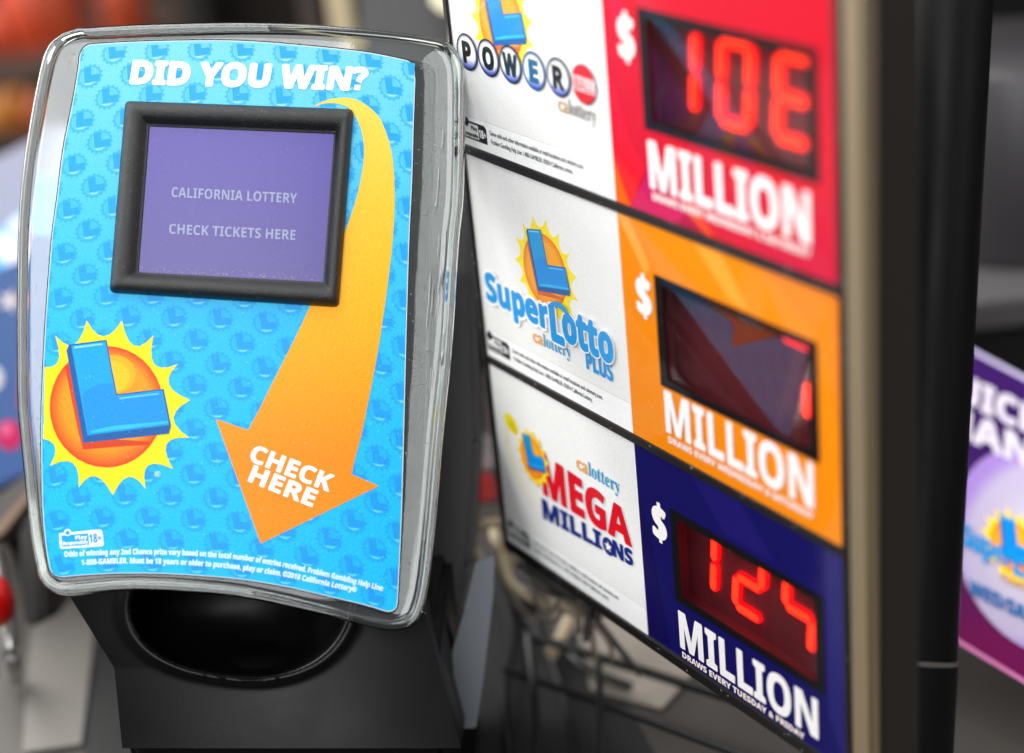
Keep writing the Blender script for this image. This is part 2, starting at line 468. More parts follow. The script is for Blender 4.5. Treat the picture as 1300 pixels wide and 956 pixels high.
bd.text('Play', [(96, 685), (111, 683.8)], 4.6, (230, 245, 252), .00024, bold=.04)
bd.text('Responsibly', [(80.5, 692.2), (112, 690)], 4.4, (230, 245, 252), .00024, bold=.04)
bd.text('18+', [(114, 689), (129, 688)], 11, (0, 140, 215), .0002, bold=.01)
bd.build('badge', INK_CARD, card_o)

# clear plastic cover: outline of the moulding and its stepped, rounded section
outer = [(63, 53), (57, 62), (50, 82), (38, 141), (27, 213), (21, 282), (19, 374), (19, 460), (20, 520), (27, 590), (32, 640), (38, 689), (45, 724), (50, 738), (62, 750), (85, 757),
         (157, 751), (230, 753), (300, 759), (363, 771), (425, 786), (476, 799), (501, 802), (522, 796), (535, 782), (542, 760), (548, 727), (556, 650), (565, 546), (576, 437), (584, 311), (590, 251), (592, 170), (592, 100), (588, 76), (578, 58), (562, 49),
         (520, 41.5), (457, 34.5), (394, 29), (300, 26), (188, 28), (107, 33), (92, 35), (76, 42)]
outer_s = crom(outer, 5, True)
def arcpar(loop, k0, n):
    """resample a closed loop to n points by arc length, starting nearest k0"""
    i0 = min(range(len(loop)), key=lambda i: (loop[i][0] - k0[0]) ** 2 + (loop[i][1] - k0[1]) ** 2)
    l = loop[i0:] + loop[:i0] + [loop[i0]]
    s_ = [0]
    for a, b in zip(l, l[1:]): s_.append(s_[-1] + math.hypot(b[0] - a[0], b[1] - a[1]))
    out = []; j = 0
    for k in range(n):
        d = s_[-1] * k / n
        while s_[j + 1] < d: j += 1
        t = (d - s_[j]) / (s_[j + 1] - s_[j] or 1)
        out.append(tuple(l[j][q] + (l[j + 1][q] - l[j][q]) * t for q in range(2)))
    return out
def near(loop, k): return min(range(len(loop)), key=lambda i: (loop[i][0] - k[0]) ** 2 + (loop[i][1] - k[1]) ** 2)
def between(loop, a, b, n, step):
    i, j = near(loop, a), near(loop, b); L = len(loop); seq = [loop[i]]
    while i != j: i = (i + step) % L; seq.append(loop[i])
    s_ = [0]
    for p, q in zip(seq, seq[1:]): s_.append(s_[-1] + math.hypot(q[0] - p[0], q[1] - p[1]))
    out = []; m_ = 0
    for k in range(n):
        d = s_[-1] * k / n
        while s_[m_ + 1] < d: m_ += 1
        t = (d - s_[m_]) / (s_[m_ + 1] - s_[m_] or 1)
        out.append(tuple(seq[m_][q] + (seq[m_ + 1][q] - seq[m_][q]) * t for q in range(2)))
    return out
keyO = [(110, 33), (50, 82), (44, 722), (88, 757), (498, 802), (541, 762), (592, 105), (558, 48)]
keyC = [(118, 57), (101, 80), (62.5, 712), (84, 731), (487, 775), (503.8, 762), (525.5, 98), (513, 76.5)]
nseg = [14, 70, 12, 50, 12, 70, 14, 50]
Oi, Ci = [], []
for k in range(8):
    Oi += between(outer_s, keyO[k], keyO[(k + 1) % 8], nseg[k], 1)
    Ci += between(card_loop, keyC[k], keyC[(k + 1) % 8], nseg[k], -1)
ringN = len(Oi)
# heights of the section: (px inward from the outline, share inward to the card, height mm)
prof = [(0, 0, -9), (.0, 0, -5), (.7, 0, -2.2), (2.2, 0, -.2), (4.5, 0, 1.3), (7.5, 0, 2.1), (10.5, 0, 2.1), (13, 0, 1.5), (15, 0, .5), (16.5, 0, -.1), (18, .1, -.4), (0, 1.0, -.4), (-8, 1.0, -.4),
        (-8, 1.0, -2.9), (0, 1.0, -2.9), (16, .1, -2.7), (12.5, 0, -1.6), (9, 0, -.8), (6.2, 0, -1.0), (4.4, 0, -3), (3.6, 0, -6), (3.2, 0, -10.5), (0, 0, -10.5)]
bm = bmesh.new(); rings = []
for (pi, sh, hh) in prof:
    rg = []
    for (o, c) in zip(Oi, Ci):
        dx, dy = c[0] - o[0], c[1] - o[1]; d = math.hypot(dx, dy)
        dd = sh * d + (min(pi, d * .75) if pi >= 0 else -pi)
        x, y = o[0] + dx / d * dd, o[1] + dy / d * dd
        rg.append(bm.verts.new(face(x, y, hh / 1000)))
    rings.append(rg)
for a, b in zip(rings, rings[1:] + rings[:1]):
    for i in range(ringN):
        j = (i + 1) % ringN; bm.faces.new((a[i], a[j], b[j], b[i]))
bmesh.ops.recalc_face_normals(bm, faces=bm.faces[:])
CLEAR = mat('clear_acrylic', (240, 247, 244), .012, trans=1, ior=1.49)
nt = CLEAR.node_tree; b_ = nt.nodes['Principled BSDF']
tcx = N(CLEAR, 'ShaderNodeTexCoord'); wn = N(CLEAR, 'ShaderNodeTexNoise'); wn.inputs['Scale'].default_value = 35
nt.links.new(tcx.outputs['Object'], wn.inputs['Vector'])
bu = N(CLEAR, 'ShaderNodeBump'); bu.inputs['Strength'].default_value = .10; bu.inputs['Distance'].default_value = .001
nt.links.new(wn.outputs['Fac'], bu.inputs['Height']); nt.links.new(bu.outputs['Normal'], b_.inputs['Normal'])
cover = from_bm('clear_cover', bm, CLEAR, checker, True)
# dust specks and fine scratches lying on the clear margin
random.seed(11)
du = Art(face)
for k in range(360):
    side = random.random()
    if side < .72: v_ = random.random(); e = byy(cR, v_); o_x = {0: 592}.get(0); x = e[0] + 4 + random.random() * 34; y = e[1]
    else: v_ = random.random(); e = byy(cL, v_); x = e[0] - 3 - random.random() * 16; y = e[1]
    r = random.choice((.35, .45, .6, .9))
    du.ell(x, y, r, r, random.choice(((150, 160, 160), (190, 200, 200), (120, 125, 125))), .00035 - .0004, n=6)
for k in range(14):
    y = random.uniform(140, 480); x = byy(cR, (y - 80) / 700)[0] + random.uniform(28, 48)
    L = random.uniform(20, 90); du.line([(x, y), (x - L * .03, y + L * .5), (x - L * .08, y + L)], .7, (190, 198, 198), .0021)
du.build('dust', INK_CARD, cover)

# housing behind the card: dark body the card and cover are mounted on
bm = bmesh.new()
def hz_(y, h): return y if h > -.012 else (60 + (y - 60) * (.93 if h > -.03 else .80))
def lofts(bm, loop, specs, cap_last=True, cap_first=False):
    cx = sum(p[0] for p in loop) / len(loop); cy = sum(p[1] for p in loop) / len(loop); rs = []
    for (grow, h, dxy) in specs:
        rs.append([bm.verts.new(face(p[0] + (p[0] - cx) / max(1, math.hypot(p[0] - cx, p[1] - cy)) * grow + dxy[0], p[1] + (p[1] - cy) / max(1, math.hypot(p[0] - cx, p[1] - cy)) * grow + dxy[1], h)) for p in [(a_[0], hz_(a_[1], h)) for a_ in loop]])
    for a, b in zip(rs, rs[1:]):
        for i in range(len(loop)): j = (i + 1) % len(loop); bm.faces.new((a[i], a[j], b[j], b[i]))
    if cap_last: bm.faces.new(rs[-1])
    if cap_first: bm.faces.new(list(reversed(rs[0])))
lofts(bm, card_loop[::2], [(-3, -.0032, (0, 0)), (-2, -.006, (2, 0)), (4, -.010, (24, 0)), (6, -.018, (28, -4)), (-6, -.026, (14, 0)), (-40, -.034, (5, 0))], True, True)
bmesh.ops.recalc_face_normals(bm, faces=bm.faces[:])
from_bm('housing', bm, DARK_BODY, checker)

# rectangular screen bezel: bull-nosed frame with mitred corners
So = [(160.5, 129.5), (448.5, 140), (429.5, 389.5), (140.5, 371)]
Si = [(191, 161.5), (424, 171), (410, 358), (177, 345.5)]
def rquad(q, r, n=5):
    out = []
    for i in range(4):
        p, a, b = q[i], q[i - 1], q[(i + 1) % 4]
        da = math.hypot(a[0] - p[0], a[1] - p[1]); db = math.hypot(b[0] - p[0], b[1] - p[1])
        A = (p[0] + (a[0] - p[0]) / da * r, p[1] + (a[1] - p[1]) / da * r); B = (p[0] + (b[0] - p[0]) / db * r, p[1] + (b[1] - p[1]) / db * r)
        out += corner(A, p, B, n)
        nb = q[(i + 1) % 4]; dn = math.hypot(nb[0] - p[0], nb[1] - p[1]); E_ = (nb[0] + (p[0] - nb[0]) / dn * r, nb[1] + (p[1] - nb[1]) / dn * r)
        for k in range(1, 16): out.append((B[0] + (E_[0] - B[0]) * k / 16, B[1] + (E_[1] - B[1]) * k / 16))
    return [p for p in out if p]
qo, qi = rquad(So, 7), rquad(Si, 1.5)
bm = bmesh.new(); rs = []
for t, h in ((-.02, -.4), (-.02, 1.2), (0.02, 2.3), (.10, 3.5), (.22, 4.5), (.36, 5.0), (.50, 4.9), (.64, 4.2), (.76, 3.1), (.86, 1.9), (.90, 1.5), (.97, 1.3), (1.0, .2)):
    rs.append([bm.verts.new(face(a[0] + (b[0] - a[0]) * t, a[1] + (b[1] - a[1]) * t, h / 1000)) for a, b in zip(qo, qi)])
for a, b in zip(rs, rs[1:]):
    for i in range(len(qo)): j = (i + 1) % len(qo); bm.faces.new((a[i], a[j], b[j], b[i]))
bmesh.ops.recalc_face_normals(bm, faces=bm.faces[:])
bz = from_bm('screen_bezel', bm, BLACK_PL, checker)
for p in bz.data.polygons: p.use_smooth = True
bz.data.set_sharp_from_angle(angle=math.radians(32))
SCR = ink('screen_glass', .3, es=.12)
SCR.node_tree.nodes['Principled BSDF'].inputs['Specular IOR Level'].default_value = .3
scr = Art(face, 14)
scr.poly(rquad([(189, 159.5), (426, 169), (412, 360), (175, 347)], 1.5), lambda x, y: mix((80, 68, 154), (78, 70, 138), (y - 160) / 190), .0006)
scr_o = scr.build('screen', SCR, checker)
sl = Art(face)
tc_ = (140, 146, 178)
sl.text('CALIFORNIA LOTTERY', [(218, 250.5), (377, 258.5)], 12.6, tc_, .0008, bold=0)
sl.text('CHECK TICKETS HERE', [(215, 297), (375, 305)], 12.6, tc_, .0008, bold=0)
sl.build('lettering', SCR, scr_o)
sd = Art(face); random.seed(5)
for k in range(230):
    u, v = random.random(), 1 - random.random() ** 1.5
    x = 179 + 12 * (1 - v) + u * 232; y = 163 + u * 11 + v * 182
    r = random.choice((.3, .4, .5, .7)); sd.ell(x, y, r, r, random.choice(((104, 98, 156), (126, 122, 172))), .0009, n=5)
for k in range(34):
    x = random.uniform(330, 408) if k < 22 else random.uniform(200, 400); y = random.uniform(190, 350); a = random.uniform(0, 6.3); L = random.uniform(4, 16)
    pts = [(x, y)]
    for q in range(4): a += random.uniform(-.5, .5); pts.append((pts[-1][0] + math.cos(a) * L / 4, pts[-1][1] + math.sin(a) * L / 4))
    pts = [p for p in pts if 182 < p[0] < 408 and 172 < p[1] < 346]
    if len(pts) > 1: sd.line(pts, .4, (104, 98, 158), .0009)
for k in range(90):
    u = random.random(); x = 179 + u * 230; y = 343.5 + u * 13 - random.random() ** 2 * 7; sd.ell(x, y, random.uniform(.5, 1.6), .4, (150, 142, 165), .0009, n=6)
sd.build('dust', SCR, scr_o)

# ------------------------------------------------------------------ stand below the face: black moulding with a scooped ticket slot
COUNTER = None
def body_pt(px, py, z): return P(px, py, z)
def smoothstep(a, b, x): t = max(0, min(1, (x - a) / (b - a))); return t * t * (3 - 2 * t)
bm = bmesh.new(); nx, ny = 120, 76; g = []
ctrl_l = lambda v: 80 + 85 * v if v < .42 else 116 + 6 * (v - .42)       # left edge of the moulding
for j in range(ny + 1):
    row = []
    v = j / ny; y = 690 + 260 * v
    xl = 78 + (y - 740) * .62 if y < 848 else 145 + (y - 848) * .1
    xr = 520 + (y - 700) * .26
    for i in range(nx + 1):
        u = i / nx; x = xl + (xr - xl) * u
        # scoop: an ellipse cut into the front, its edge running from under the face down to the right
        ex, ey = (x - 306) / 138, (y - 766) / 92
        a = math.radians(14); qx, qy = ex * math.cos(a) + ey * math.sin(a), -ex * math.sin(a) + ey * math.cos(a)
        rr = (abs(qx) ** 2.3 + abs(qy) ** 2.3) ** (1 / 2.3)
        dep = .046 * math.sqrt(max(0, 1 - rr * rr)) * smoothstep(1.0, .93, rr) if rr < 1 else 0
        dep -= .002 * math.exp(-((rr - 1.05) / .06) ** 2)
        z = .752 + dep + .03 * abs(u - .55) ** 2 + (y - 700) * -.00004
        row.append(bm.verts.new(P(x, y, z)))
    g.append(row)
for j in range(ny):
    for i in range(nx): bm.faces.new((g[j][i], g[j][i + 1], g[j + 1][i + 1], g[j + 1][i]))
# close the moulding with depth
edge = g[0] + [r[-1] for r in g[1:]] + list(reversed(g[-1][:-1])) + [r[0] for r in reversed(g[1:-1])]
back = [bm.verts.new(v.co + D(Vector((0, .0, -1))) * .07) for v in edge]
for i in range(len(edge)): j = (i + 1) % len(edge); bm.faces.new((edge[j], edge[i], back[i], back[j]))
bm.faces.new(back)
bmesh.ops.recalc_face_normals(bm, faces=bm.faces[:])
from_bm('stand', bm, STAND_PL, checker, True)

def prism(pts, z, th, m, name, parent=None, bev=.001, label=None, cat=None, smooth=False, zf=None, group=None):
    """outline in photo pixels stood up at a depth z (metres), with real thickness away from the camera"""
    bm = bmesh.new()
    a = [bm.verts.new(P(x, y, zf(x, y) if zf else z)) for x, y in pts]
    n = D(Vector((0, 0, -1)))
    b = [bm.verts.new(v.co + n * th) for v in a]
    bm.faces.new(a); bm.faces.new(list(reversed(b)))
    for i in range(len(a)): j = (i + 1) % len(a); bm.faces.new((a[j], a[i], b[i], b[j]))
    bmesh.ops.recalc_face_normals(bm, faces=bm.faces[:])
    if bev: bmesh.ops.bevel(bm, geom=bm.edges[:], offset=bev, segments=2, affect='EDGES', clamp_overlap=True)
    o = from_bm(name, bm, m, parent, False)
    if label: tag(o, label, cat, group)
    return o
# ================================================================== 2. THE JACKPOT SIGN
bS = Vector((.5556, -.3059, .7733)).normalized(); bT = Vector((.095, -.900, -.4246)); bT = (bT - bS * bT.dot(bS)).normalized()
bN = bT.cross(bS).normalized()
b0 = ray(590, 190) * .78
def board(s, t, h=0): return W(b0 + bS * (s / 1000) + bT * (t / 1000) + bN * h)
def st(x, y, d=0):
    r = ray(x, y); q = b0 - bN * d; p = r * (q.dot(bN) / r.dot(bN)); p = p - q
    return (1000 * p.dot(bS), 1000 * p.dot(bT))
sign = thing('jackpot_sign', board(120, 215, -.03), 'three row lottery jackpot sign with red LED windows and black frame', 'jackpot sign')
def bbox(bm, s0, s1, t0, t1, h0, h1):
    v = [bm.verts.new(board(s, t, h)) for h in (h0, h1) for (s, t) in ((s0, t0), (s1, t0), (s1, t1), (s0, t1))]
    for f in ((0, 1, 2, 3), (4, 7, 6, 5), (0, 4, 5, 1), (1, 5, 6, 2), (2, 6, 7, 3), (3, 7, 4, 0)): bm.faces.new([v[i] for i in f])
def bpart(name, boxes, m, parent=sign, bev=.0004):
    bm = bmesh.new()
    for b in boxes: bbox(bm, *b)
    bmesh.ops.recalc_face_normals(bm, faces=bm.faces[:])
    if bev: bmesh.ops.bevel(bm, geom=bm.edges[:], offset=bev, segments=2, affect='EDGES', clamp_overlap=True)
    return from_bm(name, bm, m, parent)
TR = [-105, -1, 103, 207]                     # mullion centres between the rows
ROW0 = [-104, 0, 104]
bpart('frame', [(-3.2, 0, -150, 207, -.017, .0012)] + [(0.02, 240, T_ - 1.9, T_ + 2.3, -.017, .0010) for T_ in (-1, 102.3)] + [(.02, 240, 201.5, 207, -.017, .0012), (238.2, 241.6, -150, 207, -.017, .0014)], FRAME_BLK)
TRIM = grain(mat('brushed_trim', (140, 124, 98), .42, metal=.35), 300, .1, rough_var=(.35, .5))
bpart('edge_trim', [(241.7, 255.5, -150, 207, -.016, .0030)], TRIM, bev=.0028)
bpart('side_panel', [(255.6, 259, -150, 208, -.0175, .0016)], mat('brown_side', (36, 30, 26), .5), bev=.0012)
bpart('back_case', [(-2.5, 255.4, -150, 206.8, -.021, -.0172)], BLACK_GLOSS)

WHITE = (236, 236, 234)
def row(o, name):
    r = {}
    a = Art(board)
    lo, hi = (o - 46 if o < 0 and False else o + 3), o + 99.6
    if o < 0: lo = o - 0
    lo = {-104: -150.0, 0: 1.4, 104: 104.7}[o]; hi = {-104: -3.1, 0: 100.3, 104: 201.4}[o]
    pa = Art(board, 20)
    pa.poly([(0.05, lo), (112.3, lo), (112.3, hi), (.05, hi)], WHITE, 0)
    pan = pa.build('game_panel', INK_SIGN, sign)
    ds = Art(board)
    top = hi - 13.6
    ds.poly([(0.05, top - .25), (112.2, top - .25), (112.2, top + .1), (.05, top + .1)], (205, 203, 200), .00006)
    ds.poly([(0.05, top), (112.2, top), (112.2, hi), (.05, hi)], (246, 247, 246), .0001)
    return pan, ds, lo, hi, top
def legal(ds, top, l1=(14.5, 17.8), blur=False):
    dk = (60, 58, 62)
    ds.text('Game odds and other information available at retail locations and calottery.com.', [(22.8, top + 5.1), (92, top + 5.1)], 2.1, dk, .00014, style='plain', bold=.02)
    ds.text('Problem Gambling Help Line: 1-800-GAMBLER. ©2014 California Lottery.', [(23.3, top + 9.0), (84, top + 9.0)], 2.1, dk, .00014, style='plain', bold=.02)
    ds.poly([(1.5, top + 2.0), (18.6, top + 2.0), (20.2, top + 3.2), (20.2, top + 10.3), (1.5, top + 10.3)], (22, 22, 24), .00014)
    ds.poly([(2.3, top + 3.0), (13.6, top + 3.0), (13.6, top + 9.4), (2.3, top + 9.4)], (240, 240, 240), .00018)
    ds.ell(4.2, top + 2.6, 2.2, 2.2, (22, 22, 24), .00022)
    ds.text('Play', [(8, top + 5.6), (13, top + 5.6)], 1.8, (22, 22, 24), .00026, bold=.03)
    ds.text('Responsibly', [(3, top + 8.8), (13.2, top + 8.8)], 1.7, (22, 22, 24), .00026, bold=.03)
    ds.text('18+', [(14.2, top + 8.0), (19.6, top + 8.0)], 3.6, (240, 240, 240), .00022, bold=.02)

# ---- row 1: POWER balls
pan, ds, lo, hi, top = row(-104, 'a'); legal(ds, top); ds.build('disclaimer_strip', INK_SIGN, pan)
e1 = Art(board)
Lsrc = [(430, 402), (667, 375), (703, 562), (285, 612)]
f1 = affine(Lsrc, [st(639.4, 18), st(656, 17.6), st(660.4, 44), st(632.7, 47)])
E2d = [st(696, 335), st(718.5, 339), st(723.5, 371), st(685, 364), st(670, 291)]
f2 = affine(Lsrc + [(200, 150)], E2d)
o2 = f2(430, 402); k1 = st(639.4, 18)
f1 = lambda x, y, o2=o2, k1=k1: (f2(x, y)[0] - o2[0] + k1[0], f2(x, y)[1] - o2[1] + k1[1])
emblem(e1, f1, .00004, rich=False, yellow=(250, 226, 20), face=(0, 140, 205))
e1.build('emblem', INK_SIGN, pan)
bl = Art(board, 0)
centres = [(594, 65.8, 'P'), (621, 73.3, 'O'), (649, 81.5, 'W'), (678.8, 89.9, 'E'), (710, 98, 'R'), (742.4, 107, 'BALL')]
for cx, cy, ch in centres:
    s, t = st(cx, cy); r = 8.2
    ringc = (22, 30, 60) if ch != 'E' else (0, 80, 140)
    if ch == 'BALL':
        r = 8.2; bl.ell(s, t, r, r, (60, 20, 30), .0005, n=44)
        bl.ell(s, t, r - .5, r - .5, (222, 28, 40), .00054, n=44)
        bl.poly([(s - 7.4, t - 3.0), (s + 7.4, t - 2.6), (s + 7.3, t + 3.2), (s - 7.3, t + 3.0)], (246, 215, 215), .00058)
        bl.text('BALL', [(s - 6.2, t + 2.5), (s + 6.2, t + 2.7)], 4.8, (214, 40, 56), .00062)
        continue
    bl.ell(s, t, r, r, ringc, .0005, n=44)
    def shade(x, y, s=s, t=t, r=r):
        d = (y - t) / r + .35 * (x - s) / r * -1 * 0
        c = mix((232, 228, 205), (246, 246, 244), (d + .9) / .9)
        c = mix(c, (70, 90, 200), smoothstep(.25, .95, d))
        rim = math.hypot(x - s, y - t) / r
        return mix(c, (40, 50, 110), smoothstep(.72, 1, rim) * .9)
    bl.ell(s, t, r - .9, r - .9, shade, .00054, n=44, grid=.8)
    w_ = {'P': 6.0, 'O': 8.0, 'W': 10.0, 'E': 6.0, 'R': 7.0}[ch]
    bl.text(ch, [(s - w_ / 2, t + 4.6), (s + w_ / 2, t + 4.6)], 9.0, (18, 18, 22) if ch != 'E' else (0, 95, 140), .0006, bold=.055)
bl.build('ball_logo', INK_SIGN, pan)
lt = Art(board)
def calot(art, a, b, cap, h=.0003, c1=(240, 160, 60), c2=(0, 150, 200), c3=None):
    k = .27
    m1 = (a[0] + (b[0] - a[0]) * (k - .01), a[1] + (b[1] - a[1]) * (k - .01)); m2 = (a[0] + (b[0] - a[0]) * (k + .01), a[1] + (b[1] - a[1]) * (k + .01))
    art.text('ca', [a, m1], cap, c1, h, style='plain', bold=.02)
    art.text('lottery', [m2, b], cap, c2, h, style='serif')
calot(lt, st(710, 140), st(758, 157), 6.6, c1=(200, 158, 120), c2=(120, 112, 108))
lt.build('lettering', INK_SIGN, pan)

# ---- row 2: SuperLotto PLUS
pan, ds, lo, hi, top = row(0, 'b'); legal(ds, top); ds.build('disclaimer_strip', INK_SIGN, pan)
e2 = Art(board); emblem(e2, f2, .00004, rich=False, yellow=(250, 226, 20), face=(0, 155, 220)); e2.build('emblem', INK_SIGN, pan)
lt = Art(board)
BL = (0, 150, 222)
def outlined(art, *a, ow=.12, **k):
    b = k.pop('bold', .05); art.text(a[0], a[1], a[2], (248, 248, 248), a[4] - .00008, bold=b + ow, **k); art.text(*a, bold=b, **k)
s0, s1 = st(620, 379), st(698, 413)
outlined(lt, 'Super', [s0, (s1[0], s0[1])], 13.4, BL, .00055, bold=.05)
s2, s3 = st(703, 430), st(781, 462)
lt.text('L', [s2, (s2[0] + 8.6, s2[1])], 16.2, (248, 248, 248), .00062, bold=.12); lt.text('L', [s2, (s2[0] + 8.6, s2[1])], 16.2, BL, .0007, bold=.055)
lt.text('otto', [(s2[0] + 9.6, s3[1] - .2), (s3[0], s3[1] - .2)], 16.4, (248, 248, 248), .00078, bold=.09); lt.text('otto', [(s2[0] + 9.6, s3[1] - .2), (s3[0], s3[1] - .2)], 16.4, BL, .00086, bold=.045)
# swoosh over the L
a0 = st(700, 389)
lt.poly(crom([st(697, 388), st(704, 382), st(714, 384), st(722, 393), st(727, 403), st(720, 398), st(713, 391), st(705, 388)], 4, True), BL, .00095)
p0, p1 = st(746, 467), st(779, 484.5)
lt.text('PLUS', [p0, (p1[0], p0[1])], 8.2, BL, .0004, bold=.03)
calot(lt, st(678, 433), st(726, 455), 6.4)
lt.build('lettering', INK_SIGN, pan)

# ---- row 3: MEGA MILLIONS
pan, ds, lo, hi, top = row(104, 'c'); legal(ds, top); ds.build('disclaimer_strip', INK_SIGN, pan)
e3 = Art(board)
sw = crom([st(644, 549), st(645, 570), st(653, 597), st(667, 625), st(690, 650)], 8)
e3.line(sw, 1.3, (246, 226, 100), .00002, taper=lambda t: 1 - .7 * t)
sw = crom([st(640, 540), st(650, 580), st(668, 612), st(690, 637)], 8); e3.line(sw, .8, (248, 238, 160), .00002)
bx = st(649, 538); e3.ell(bx[0], bx[1], 6.2, 4.6, (240, 224, 30), .00003, rot=.5); e3.ell(bx[0] + 1.2, bx[1] + .6, 4.0, 2.8, (222, 200, 20), .00005, rot=.5)
f3 = affine([(430, 402), (667, 375), (703, 562), (285, 612), (200, 150)], [st(680, 578), st(691, 580), st(694, 597), st(674, 590.5), st(665, 549)])
emblem(e3, f3, .0006, rich=False, yellow=(252, 214, 40), face=(0, 150, 205)); e3.build('emblem', INK_SIGN, pan)
lt = Art(board)
RD, NV = (214, 8, 30), (16, 36, 120)
m0, m1 = st(691, 626), st(802, 693)
lt.text('MEGA', [m0, m1], 22.0, (225, 228, 235), .0002, bold=.075, cap2=16.5, updir=(0.0, -1)); lt.text('MEGA', [m0, m1], 22.0, RD, .0003, bold=.04, cap2=16.5, updir=(0, -1))
q0, q1 = st(691, 657), st(804, 718)
for tx_, u0, u1 in (('MILLI', 0, .665), ('NS', .80, 1)):
    A_ = [(q0[0] + (q1[0] - q0[0]) * u, q0[1] + (q1[1] - q0[1]) * u) for u in (u0, u1)]; c0_, c1_ = 10.2 - 2.6 * u0, 10.2 - 2.6 * u1
    lt.text(tx_, A_, c0_, (225, 228, 235), .0002, bold=.1, cap2=c1_, updir=(0, -1)); lt.text(tx_, A_, c0_, NV, .0003, bold=.055, cap2=c1_, updir=(0, -1))
so = st(773, 693.5); lt.ell(so[0], so[1], 4.3, 4.6, NV, .0004)
lt.poly([(so[0] + (2.9 if i % 2 == 0 else 1.2) * math.sin(math.pi * i / 5), so[1] - (2.9 if i % 2 == 0 else 1.2) * math.cos(math.pi * i / 5)) for i in range(10)], (245, 245, 245), .00045)
calot(lt, st(733, 594), st(788, 627), 7.4)
lt.build('lettering', INK_SIGN, pan)

# ---- jackpot half: printed glossy panels with LED windows set back behind them
PANEL = {-104: (204, 2, 36), 0: (238, 134, 0), 104: (14, 8, 86)}
WIN = {-104: (134.6, 229.6, -83.5, -37.5), 0: (134.2, 226.5, 22.0, 70.0), 104: (134.6, 226.5, 127, 172.0)}
SMOKE = mat('window_backing', (138, 74, 84), .6)
PANE = mat('smoked_pane', (228, 196, 198), .02, trans=1, ior=1.45)
LED = mat('led_red', (200, 10, 14), .5, emit=(255, 8, 26), es=2.0)
LEDCORE = mat('led_core', (255, 90, 30), .5, emit=(255, 52, 26), es=3.4)
def seg7(art, px_pts): pass
def jack(o):
    lo = {-104: -150.0, 0: 1.4, 104: 104.7}[o]; hi = {-104: -3.1, 0: 100.3, 104: 201.4}[o]
    w0, w1, v0, v1 = WIN[o]
    c = PANEL[o]
    pa = Art(board, 30)
    hole = [(w0, v0), (w0, v1), (w1, v1), (w1, v0)]
    pa.poly([[(112.4, lo), (238.1, lo), (238.1, hi), (112.4, hi)], hole], c, .0001)
    b = (12, 11, 12); e = 4.6
    pa.poly([[(w0 - .2, v0 - .2), (w1 + .2, v0 - .2), (w1 + .2, v1 + .2), (w0 - .2, v1 + .2)], [(w0 + e, v0 + e * .8), (w0 + e, v1 - e * .8), (w1 - e, v1 - e * .8), (w1 - e, v0 + e * .8)]], b, .0003)
    H = .00016
    if o == -104:
        for q, cc in (([(112.5, -60), (125, -30), (134, -20), (122, -3.2), (118, -10), (112.5, -22)], (222, 10, 40)), ([(112.5, -24), (112.5, -3.2), (122, -3.2)], (236, 90, 10)), ([(122, -3.2), (134, -22), (168, -3.2)], (196, 12, 90)),
                      ([(112.5, -150), (130, -150), (112.5, -95)], (190, 30, 110)), ([(112.5, -95), (123, -118), (129, -64), (119, -75)], (214, 14, 60)), ([(150, -3.2), (162, -14), (172, -3.2)], (232, 70, 30)),
                      ([(190, -3.2), (232, -34), (238, -34), (238, -3.2)], (200, 0, 44))): pa.poly(q, cc, H, grid=0)
    if o == 0:
        for q, cc in (([(112.5, 2), (120, 2), (132, 20), (128, 24)], (250, 160, 60)), ([(160, 2), (176, 2), (190, 20), (180, 20)], (250, 158, 50)), ([(200, 2), (238, 2), (238, 60), (230, 22)], (240, 128, 0))): pa.poly(q, cc, H, grid=0)
    if o == 104:
        for q, cc in (([(112.5, 130), (120, 150), (128, 201), (112.5, 201)], (12, 4, 76)), ([(150, 105), (180, 105), (200, 124), (170, 124)], (24, 16, 98)), ([(228, 105), (238, 105), (238, 201), (228, 180)], (30, 22, 100))): pa.poly(q, cc, H, grid=0)
    po = pa.build('jackpot_panel', INK_GLOSS, sign)
    l = Art(board)
    b1 = {-104: -14.6, 0: 90.2, 104: 195.2 }[o]
    ww = {-104: 224.5, 0: 222.8, 104: 222}[o]
    l.text('MILLION', [(136.2, b1), (ww, b1)], 18.6, (244, 240, 240), .0004, bold=.02)
    l.text({-104: 'DRAWS EVERY WEDNESDAY & SATURDAY', 0: 'DRAWS EVERY WEDNESDAY & SATURDAY', 104: 'DRAWS EVERY TUESDAY & FRIDAY'}[o], [(137, b1 + 4.9), (ww - (0 if o < 104 else 8), b1 + 4.9)], 2.9, (250, 236, 232), .0004, bold=.03)
    d0 = {-104: -64.0, 0: 40.6, 104: 144.6}[o]
    # dollar sign: S with a bar through it
    l.text('S', [(122.6, d0), (130.8, d0)], 14.2, (246, 242, 240), .0004, bold=.06)
    l.line([(126.8, d0 - 17), (126.8, d0 + 2.8)], 2.2, (246, 242, 240), .0003)
    l.build('lettering', INK_GLOSS, po)
    # the lit display: recessed tray, lit bars and thin smoked window
    dd = 8.0
    bm = bmesh.new()
    q = [(w0 - 1, v0 - 1), (w1 + 1, v0 - 1), (w1 + 1, v1 + 1), (w0 - 1, v1 + 1)]
    A = [bm.verts.new(board(s, t, -.0003)) for s, t in q]; B = [bm.verts.new(board(s, t, -dd / 1000 - .001)) for s, t in q]
    bm.faces.new(B)
    for i in range(4): j = (i + 1) % 4; bm.faces.new((A[i], A[j], B[j], B[i]))
    disp = from_bm('display', bm, SMOKE, sign)
    bpart('window_pane', [(w0 + .5, w1 - .5, v0 + .5, v1 - .5, -.0014, -.0006)], PANE, disp, bev=0)
    return disp, dd
